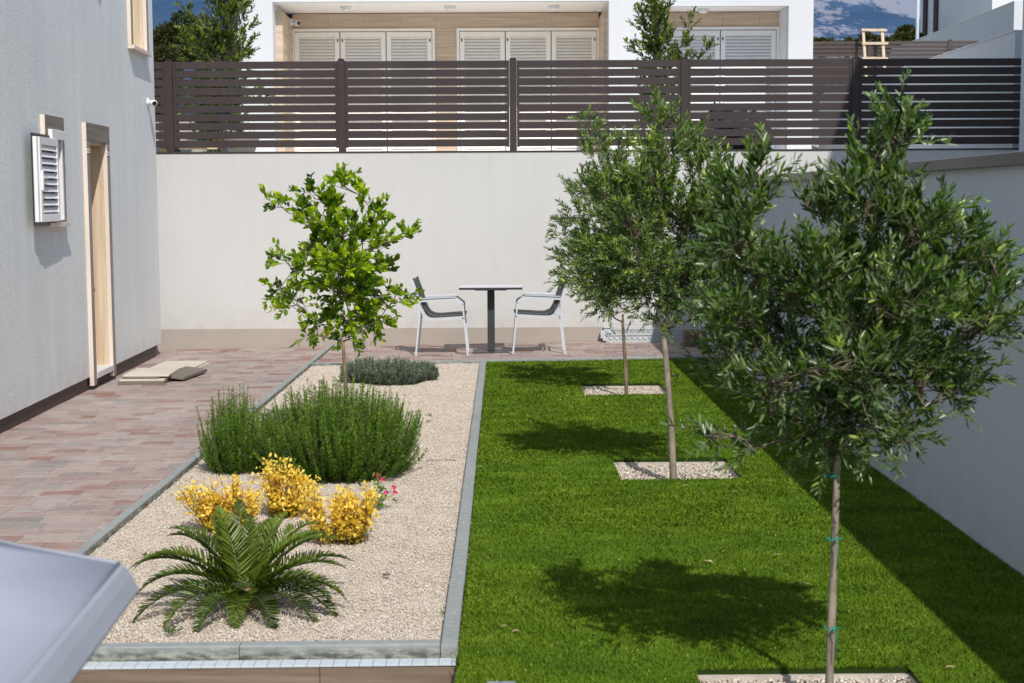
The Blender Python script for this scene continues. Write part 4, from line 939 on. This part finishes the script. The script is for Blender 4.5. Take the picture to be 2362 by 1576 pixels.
def vbox(m, x0, x1, y0, y1, z0, z1, bev=0): m.box(x0-vo[0], x1-vo[0], y0-vo[1], y1-vo[1], z0-vo[2], z1-vo[2], bev)
zb = 2.0; ZT = 9.0
m = MB()
vbox(m, X0, L0, VF, 31, zb, ZT); vbox(m, L1, Rr0, VF, 31, zb, ZT); vbox(m, Rr1, X1, VF, 31, zb, ZT)
vbox(m, L0, L1, VF+.0, VF+.12, Zs, ZT); vbox(m, Rr0, Rr1, VF, VF+.12, ZsR, ZT)
vbox(m, L0, L1, VF+.12, 31, Zs+.12, ZT-.01); vbox(m, Rr0, Rr1, VF+.12, 31, ZsR+.12, ZT-.01)
m.build('wall', M['stucco_white'], vil)
m = MB(); vbox(m, L0, L1, VF+.12, VB+.3, Zs+.01, Zs+.119); vbox(m, Rr0, Rr1, VF+.12, VB2+.3, ZsR+.01, ZsR+.119); m.build('soffit', M['soffit'], vil)
m = MB(); vbox(m, L0+.0, L0+.11, VF+.3, VB, zb, Zs-.11); vbox(m, L1-.07, L1, VF+.3, VB, zb, Zs-.11)
# back walls with stone courses
def courses(m, x0, x1, Y, z0, z1, holes):
    n_ = int(round((z1-z0)/.30)); hh = (z1-z0)/n_
    for i in range(n_):
        a = z0+i*hh; b = a+hh-.002; x = x0-(i % 2)*.3
        while x < x1:
            p, q = max(x0, x), min(x1, x+.598)
            x += .6; segs = [(p, q)]
            for (h0, h1, ht) in holes:
                if a < ht-.02:
                    ns_ = []
                    for (u_, v_) in segs:
                        if v_ <= h0 or u_ >= h1: ns_.append((u_, v_))
                        else:
                            if u_ < h0: ns_.append((u_, h0))
                            if v_ > h1: ns_.append((h1, v_))
                    segs = ns_
            for (u_, v_) in segs:
                if v_-u_ > .01: vbox(m, u_, v_, Y, Y+.05, a, b, .001)
s1 = (AY(668, 80, VB)[0], AY(998, 80, VB)[0]); s2 = (AY(1048, 80, VB)[0], AY(1376, 80, VB)[0]); stz = AY(900, 66, VB)[2]
s3 = (AY(1560, 80, VB2)[0], AY(1788, 80, VB2)[0]); stz3 = AY(1700, 62, VB2)[2]
courses(m, L0+.11, L1-.07, VB, stz-.30*8, stz, [(s1[0], s1[1], 9), (s2[0], s2[1], 9)]); courses(m, L0+.11, L1-.07, VB, stz+.001, Zs+.0, [])
courses(m, Rr0, Rr1-.02, VB2, stz3-.3*8, stz3, [(s3[0], s3[1], 9)]); courses(m, Rr0, Rr1-.02, VB2, stz3+.001, ZsR, [])
m.build('stone_cladding', M['trav_villa'], vil)
m = MB(); vbox(m, Rr1-.019, Rr1-.001, VF+.12, VB2+.06, zb, ZsR); m.build('reveal', M['stucco_white'], vil)
def shutter_set(x0, x1, Y, zt_, n_, mat, nm='shutters'):
    fr = MB(); t = .045; vbox(fr, x0, x0+t, Y+.0, Y+.07, zb, zt_, .003); vbox(fr, x1-t, x1, Y+.0, Y+.07, zb, zt_, .003); vbox(fr, x0+t, x1-t, Y+.0, Y+.07, zt_-t, zt_, .003)
    f = fr.build('shutter_frame', mat, vil); bk = MB(); vbox(bk, x0+t, x1-t, Y+.055, Y+.06, zb, zt_-t); bk.build('gap', M['gap'], f)
    W = (x1-x0-2*t)/n_
    for i in range(n_):
        a = x0+t+i*W+.008; b = a+W-.016; top = zt_-t-.012; m = MB(); st_ = .075
        vbox(m, a, a+st_, Y+.01, Y+.045, zb, top, .002); vbox(m, b-st_, b, Y+.01, Y+.045, zb, top, .002); vbox(m, a+st_, b-st_, Y+.01, Y+.045, top-.075, top, .002); vbox(m, a+st_, b-st_, Y+.01, Y+.045, zb, zb+.35, .002)
        sh_ = m.build('shutter', mat, vil); m = MB(); z = zb+.35
        while z < top-.08:
            vs = [(x-vo[0], yy-vo[1], zz-vo[2]) for x in (a+st_, b-st_) for (yy, zz) in ((Y+.040, z+.0505), (Y+.044, z+.0485), (Y+.014, z-.002), (Y+.010, z))]
            m.add(vs, [(0, 1, 2, 3), (7, 6, 5, 4), (0, 4, 5, 1), (1, 5, 6, 2), (2, 6, 7, 3), (3, 7, 4, 0)]); z += .052
        m.build('louvres', mat, sh_)
        m = MB(); xk = (a+.03) if i in (1,) else (b-.03) if i == n_-1 and n_ == 3 and x0 == s1[0] else (a+.03 if i == 0 and x0 == s2[0] else b-.03); vbox(m, xk-.01, xk+.01, Y+.002, Y+.0095, top-.16, top-.11, .002); m.build('bolt', M['black_rubber'], sh_)
shutter_set(s1[0], s1[1], VB-.03, stz, 3, M['cream_alu']); shutter_set(s2[0], s2[1], VB-.03, stz, 3, M['cream_alu'])
shutter_set(s3[0]-.3, s3[1], VB2-.03, stz3, 2, M['white_alu'])
# porch lamps
for (x, Y, z, lab) in ((798/1.0051, 24.2, Zs, 'leftmost round white lamp under the porch ceiling, left shutters'), (1038/1.0051, 24.2, Zs, 'middle round white lamp under the porch ceiling between both shutter sets'), (1278/1.0051, 24.2, Zs, 'third round white lamp under the porch ceiling above the right shutters'), (1622/1.0051, 23.95, ZsR, 'round white lamp under the separate right hand porch ceiling')):
    p = AY(x, 20, Y); r = empty('porch_lamp', (p[0], Y, z+.009), 0, lab, 'lamp', 'round lamps under the villa porch'); m = MB(); m.lathe([(.085, -.028), (.09, -.02), (.09, 0)], 18); m.build('base', M['white_plastic'], r)
    m = MB(); m.lathe([(.02, -.075), (.05, -.066), (.07, -.045), (.075, -.0285)], 18); m.build('shade', M['lamp'], r)
sec_camera((L0+.112, 24.75, AY(668, 51, 24.75)[2]), 1.3, 'small white security camera on the travertine porch wall of the villa', (1, -.9, -.2))
# second fence, ladder, parallel walls, far house
f2t = AY(1868/1.0051, 96/1.0051, 34)[2]
p2 = [AY(2191/1.0051, 100, 34)[0]]; p2 = [p2[0]-4.0, p2[0]-2.0, p2[0]]; p2[1] = AY(2005/1.0051, 100, 34)[0]; p2[0] = p2[1]-2
slat_fence('slat_fence', p2, 5.6, AY(2300, 100, 34)[0], 34, f2t-1.85, f2t, 20, .2, M['fence_far'], 'distant brown slat fence behind the wooden ladder', pw=.08)
lt = AY(2008, 66, 33.7); lw = .47
r = empty('ladder', (lt[0], 33.75, lt[2]-2.2), 0, 'rough pale timber ladder leaning on the distant brown fence', 'ladder')
for (a, b, t_w) in ((-.23, -.19, .06), (.20, .23, .065)):
    m = MB(); m.bar((a-.03, 0, 2.2), (b, -.45, 0), t_w, .04); m.build('rail', M['wood'], r)
for k, z in enumerate((2.17, 1.86, 1.53, 1.2, .87, .54)):
    m = MB(); yy = -.45*(1-z/2.2)-.04; m.bar((-.30, yy, z+.005), (.27+.02*(k % 2), yy, z-.005+.012*(k % 2)), .03, .055); m.build('rung', M['wood'], r)
def para_wall(X, zt_, Y0, Y1, label, mat):
    o = empty('boundary_wall', (X, Y0, 2.0), 0, label, 'wall', 'parallel plaster walls beyond the fence'); m = MB(); m.box(0, .2, 0, Y1-Y0, 0, zt_-2.02); m.build('plaster', mat, o)
    m = MB(); n_ = int((Y1-Y0)/.22); 
    for i in range(n_): m.box(-.012-rnd.uniform(0, .006), .2, (Y1-Y0)*i/n_, (Y1-Y0)*(i+1)/n_-.01, zt_-2.0195, zt_-2.0+rnd.uniform(-.006, .004), .002)
    m.build('cap', M['stucco_white'], o)
XA = 6.30; pA = AX(2350, 62, XA); para_wall(XA, pA[2], 18.3, 29.5, 'nearer shaded plaster boundary wall rising behind the fence at right', M['stucco_far'])
XB = 12.0; pB = AX(2240, 37, XB); para_wall(XB, pB[2], AX(2328, 5, XB)[1], 46, 'farther shaded plaster boundary wall behind the nearer one', M['stucco_far'])
XH = 14.5; YH0 = AX(2277, 10, XH)[1]; YH1 = AX(2112, 40, XH)[1]
hb = empty('neighbour_house', (XH, YH0, 2.0), 0, 'pale house corner behind the boundary walls with vertical brown pipes', 'house')
m = MB(); m.box(0, 9, 0, YH1-YH0, 0, 8); m.build('wall', M['stucco_white'], hb)
for dx in (.55, 1.35): m = MB(); m.tube([(-.08, YH1-YH0-dx*1.55, 0), (-.08, YH1-YH0-dx*1.55, 8)], .08, 8); m.build('downpipe', M['fence_far'], hb)
lp = AY(2105, 88, 46); m = MB(); m.tube([(0, 0, 0), (0, 0, 8)], [.06, .05], 10); o = m.build('lamp_post', M['pole_pale'], None, (lp[0], 46, 2.5)); tag(o, 'thin pale metal lamp post beside the distant house', 'lamp post')
# tall neighbouring house on the right: throws the shade on the fence
NX = 5.62; NY = NX/ (AY(2341, 250, 18)[0]/18)
nb = empty('tall_house', (NX, 8, 0), 0, 'edge of the tall pale neighbouring house at the right margin', 'house'); m = MB(); m.box(0, 7, -8, NY-8, -.5, 3.43+(NX-4.32)/.28); m.build('wall', M['stucco_shade'], nb)
# netting heap, containers
def heap(name, x, y, Y, w, h, d, mat, label, cat, seed):
    p = AY(x, y, Y); R = np.random.RandomState(seed); nx, nz = 40, 22; V = []; F = []
    for j in range(nz+1):
        ph = math.pi/2*j/nz
        for i in range(nx):
            th = 2*math.pi*i/nx; rr = (1+.10*math.sin(5*th+seed)+.08*math.sin(9*th+j*.6))*(1+.05*R.normal()); c_ = math.cos(ph)**.6
            V.append((w/2*c_*math.cos(th)*rr, d/2*c_*math.sin(th)*rr, h*math.sin(ph)**.9*(1+.09*R.normal()+.14*math.sin(3*th+1))))
    for j in range(nz):
        for i in range(nx): F.append((j*nx+i, j*nx+(i+1) % nx, (j+1)*nx+(i+1) % nx, (j+1)*nx+i))
    m = MB(); m.add(V, F, False); o = m.build(name, mat, None, (p[0], Y, p[2])); tag(o, label, cat)
heap('netting_pile', 1675, 345, 19.2, 1.0, .46, .8, M['net'], 'crumpled heap of black shade netting behind the fence', 'netting', 3)
m = MB(); p = AY(1640, 345, 18.75); m.box(-.35, .35, -.1, .1, 0, .05, .02); o = m.build('plastic_sheet', M['white_plastic'], None, (p[0], 18.75, WT-.02)); tag(o, 'folded white plastic sheet in front of the black netting heap', 'sheet')
p = AY(555, 345, 19.6); m = MB(); m.lathe([(.16, 0), (.22, .16), (.23, .2), (.2, .2), (.19, .15)], 20); o = m.build('plant_pot', M['pot'], None, (p[0], 19.6, p[2]-.05)); tag(o, 'wide grey plant pot at the foot of the left laurel column', 'pot')
for i, (x, y, lab) in enumerate(((430, 330, 'pale timber board lying behind the fence near the house'), (450, 338, 'second pale board lying under the first behind the fence'))):
    p = AY(x, y+4, 19.3); m = MB(); m.box(-.25, .25, -.05, .05, 0, .03, .002); o = m.build('timber_board', M['wood'], None, (p[0], 19.3+i*.15, p[2])); tag(o, lab, 'board')
# laurel columns
def column_shrub(px, Y, lobes, label, n_tw, name='laurel_column'):
    b = AY(px, 345, Y); b[2] = 2.25
    lob = lobes_px(b, Y, lobes)
    return tree(name, b, .35, lob, label, 'shrub', 'laurel columns behind the fence', M['laurel_leaf'], M['bark_dark'], T_BROAD, n_tw, (.075, .36), .03, 7, (.10, .2), .9)
column_shrub(505, 19.9, [(500, 310, 80, 40), (505, 250, 80, 50), (500, 190, 78, 50), (505, 130, 72, 50), (500, 70, 62, 50), (510, 10, 55, 50), (515, -60, 45, 50), (560, 40, 28, 50, 0, .7), (560, 110, 24, 50, 0, .8), (440, 110, 28, 50, 0, .8), (435, 30, 8, 24, 0, .6), (570, 200, 22, 40, 0, .6), (605, 225, 8, 10, 0, 1), (430, 220, 30, 40), (545, 20, 22, 50), (505, 130, 60, 60, .3), (505, 220, 60, 60, -.3)],
             'broad column of glossy laurel behind the fence, beside the grey house', 900)
column_shrub(1520, 19.6, [(1515, 300, 55, 40), (1515, 240, 62, 45), (1512, 170, 55, 45), (1508, 110, 52, 45), (1502, 50, 45, 45), (1500, -10, 38, 40), (1570, 95, 16, 26, 0, .8), (1582, 60, 12, 20, 0, .8), (1560, 140, 24, 30, 0, .8), (1455, 120, 14, 24, 0, .7), (1625, 115, 10, 12, 0, .8), (1600, 150, 22, 16, 0, .7)],
             'slim laurel column in front of the white villa pillar', 560)
# distant bushes
def bush_clump(name, x, y, Y, rx, ry, n_, label, dens=1):
    p = AY(x, y, Y); q = AY(x+rx, y-ry, Y); Rx = q[0]-p[0]; Rz = q[2]-p[2]; r = empty(name, (p[0], Y, p[2]-Rz), 0, label, 'tree', 'dark trees beyond the fence')
    m = MB(); m.tube([(0, 0, -1.5), (0, 0, Rz*.9)], [.12, .06], 7); m.build('trunk', M['bark_dark'], r); lv = Leaves(); K = 26
    cs = NR.normal(size=(K, 3)); cs /= np.linalg.norm(cs, axis=1, keepdims=True); cs *= (NR.rand(K, 1)**.4)*np.array([[Rx*.8, Rx*.6, Rz*.8]])
    cr = NR.uniform(.22, .42, K)*max(.3, min(Rx, Rz)); ct = NR.uniform(.25, .65, K); k = NR.randint(0, K, n_)
    d = NR.normal(size=(n_, 3)); d /= np.linalg.norm(d, axis=1, keepdims=True); P = cs[k]+d*(cr[k]*NR.rand(n_)**.35)[:, None]+np.array([0, 0, Rz])
    L_ = .0027*Y*NR.uniform(.6, 1.3, n_); lv.arr(P, d+NR.normal(size=(n_, 3))*.6+np.array([0, 0, .3]), L_, L_*.4, ct[k]+NR.normal(size=n_)*.15); lv.build('foliage', T_OLIVE, M['bush_leaf'], r)
bush_clump('dense_tree', 395, 110, 28, 70, 95, 13000, 'dark brownish green tree between the house and the laurel column')
bush_clump('dense_tree', 470, 100, 30, 60, 62, 8000, 'dense dark tree half hidden behind the broad laurel column')
bush_clump('dense_tree', 372, 200, 27, 60, 120, 8000, 'low dark growth right beside the house corner beyond the fence')
for i, (x, y, rx, ry, lab) in enumerate(((1885, 100, 40, 18, 'low dark bush just right of the villa beyond the far fence'), (1945, 100, 45, 18, 'second low bush beyond the far fence, left of the ladder'), (1990, 92, 28, 22, 'bush directly behind the top of the wooden ladder'), (2035, 95, 40, 22, 'bush right of the wooden ladder beyond the far fence'), (2080, 85, 32, 32, 'taller feathery bush rising right of the wooden ladder'), (2100, 98, 30, 26, 'bush at the foot of the pale lamp post'))):
    bush_clump('distant_bush', x, y+8, 48+i*.3, rx, ry, 3600, lab)

# mountain range
nx, ny = 220, 90; X, Y = np.meshgrid(np.linspace(-3800, 4200, nx+1), np.linspace(1200, 6200, ny+1))
def fb(x, y): return sum(vnoise(x+9000, y+100, .0009*2**k, 5+k)*.5**k for k in range(6))
s_ = np.clip((Y-1300)/3300, 0, 1); ridge = 760+.12*np.clip(X+450, 0, 2500)
Z = s_**1.15*ridge*(.72+.30*fb(X, Y))+90*(fb(X*3, Y*3)-1)*s_-20
V = np.stack([X, Y, Z], -1).reshape(-1, 3); i = np.arange(nx*ny); r_ = i//nx; c_ = i % nx; a = r_*(nx+1)+c_
t = NT('hazy_mountain'); v = t.geo((.016, .003, .020)); n1 = t.noise(v, 2.2, 12, .85); v2 = t.geo((.0042, .001, .0065)); n2 = t.noise(v2, 1.5, 3, .5)
md = t.n('ShaderNodeMath'); md.operation = 'ADD'; t.L(n1, md.inputs[0]); t.L(n2, md.inputs[1])
rk = t.ramp(md.outputs[0], [(.0, (0, 0, 0)), (1.0, (1, 1, 1))]); rk = t.ramp(md.outputs[0], [(.99, (0, 0, 0)), (1, (1, 1, 1))])
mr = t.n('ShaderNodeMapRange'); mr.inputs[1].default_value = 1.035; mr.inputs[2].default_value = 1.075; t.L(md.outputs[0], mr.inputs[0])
veg_haze = t.ramp(t.noise(t.geo((.004, .001, .006)), 3, 8, .7), [(.3, (.032, .068, .13)), (.7, (.055, .10, .18))])  # aerial haze put into the slope colour as a blue tint
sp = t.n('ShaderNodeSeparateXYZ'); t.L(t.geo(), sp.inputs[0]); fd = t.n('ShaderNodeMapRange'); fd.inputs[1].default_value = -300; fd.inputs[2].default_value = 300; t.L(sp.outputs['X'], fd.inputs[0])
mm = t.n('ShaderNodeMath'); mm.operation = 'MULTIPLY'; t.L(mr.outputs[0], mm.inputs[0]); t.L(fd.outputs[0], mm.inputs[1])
t.set(t.mix(mm.outputs[0], veg_haze, (.215, .23, .285, 1)), 1, 0, 0)
npmesh('mountain_range', V, np.stack([a, a+1, a+nx+2, a+nx+1], 1), t.m, None, None, True)['kind'] = 'structure'

# ================================================================== LIGHT, CAMERA
SUN = np.array([.285, -.93, 1.0]); SUN /= np.linalg.norm(SUN)
el = math.asin(SUN[2]); azb = math.atan2(SUN[0], SUN[1])    # azimuth from +Y clockwise
ld = bpy.data.lights.new('sun', 'SUN'); ld.energy = 4.15; ld.angle = math.radians(.53); ld.color = (1, .955, .89)
so = bpy.data.objects.new('sun', ld); C.objects.link(so); so.rotation_euler = Vector(SUN).to_track_quat('Z', 'Y').to_euler()
w = bpy.data.worlds.new('World'); bpy.context.scene.world = w; w.use_nodes = True; nt = w.node_tree; bg = nt.nodes['Background']
sk = nt.nodes.new('ShaderNodeTexSky'); sk.sky_type = 'NISHITA'; sk.sun_disc = False; sk.sun_elevation = el; sk.sun_rotation = azb; sk.air_density = 1.0; sk.dust_density = .3; sk.ozone_density = 2.0
tn_ = nt.nodes.new('ShaderNodeMix'); tn_.data_type = 'RGBA'; tn_.blend_type = 'MULTIPLY'; tn_.inputs[0].default_value = 1; tn_.inputs[7].default_value = (1.10, 1.0, .90, 1)
nt.links.new(sk.outputs[0], tn_.inputs[6]); nt.links.new(tn_.outputs[2], bg.inputs[0]); bg.inputs[1].default_value = .178
cd = bpy.data.cameras.new('camera'); cd.sensor_width = 36; cd.lens = FP/2362*36; cd.clip_end = 12000; cd.clip_start = .05
cd.dof.use_dof = True; cd.dof.focus_distance = 13.5; cd.dof.aperture_fstop = 7.5
co = bpy.data.objects.new('camera', cd); C.objects.link(co)
Mt = Matrix(((RT[0], UP[0], -FW[0], 0), (RT[1], UP[1], -FW[1], 0), (RT[2], UP[2], -FW[2], H), (0, 0, 0, 1))); co.matrix_world = Mt
sc = bpy.context.scene; sc.camera = co
sc.view_settings.view_transform = 'Standard'; sc.view_settings.look = 'None'; sc.view_settings.exposure = 0; sc.view_settings.gamma = 1
sc.cycles.max_bounces = 8; sc.cycles.diffuse_bounces = 6; sc.cycles.transparent_max_bounces = 8
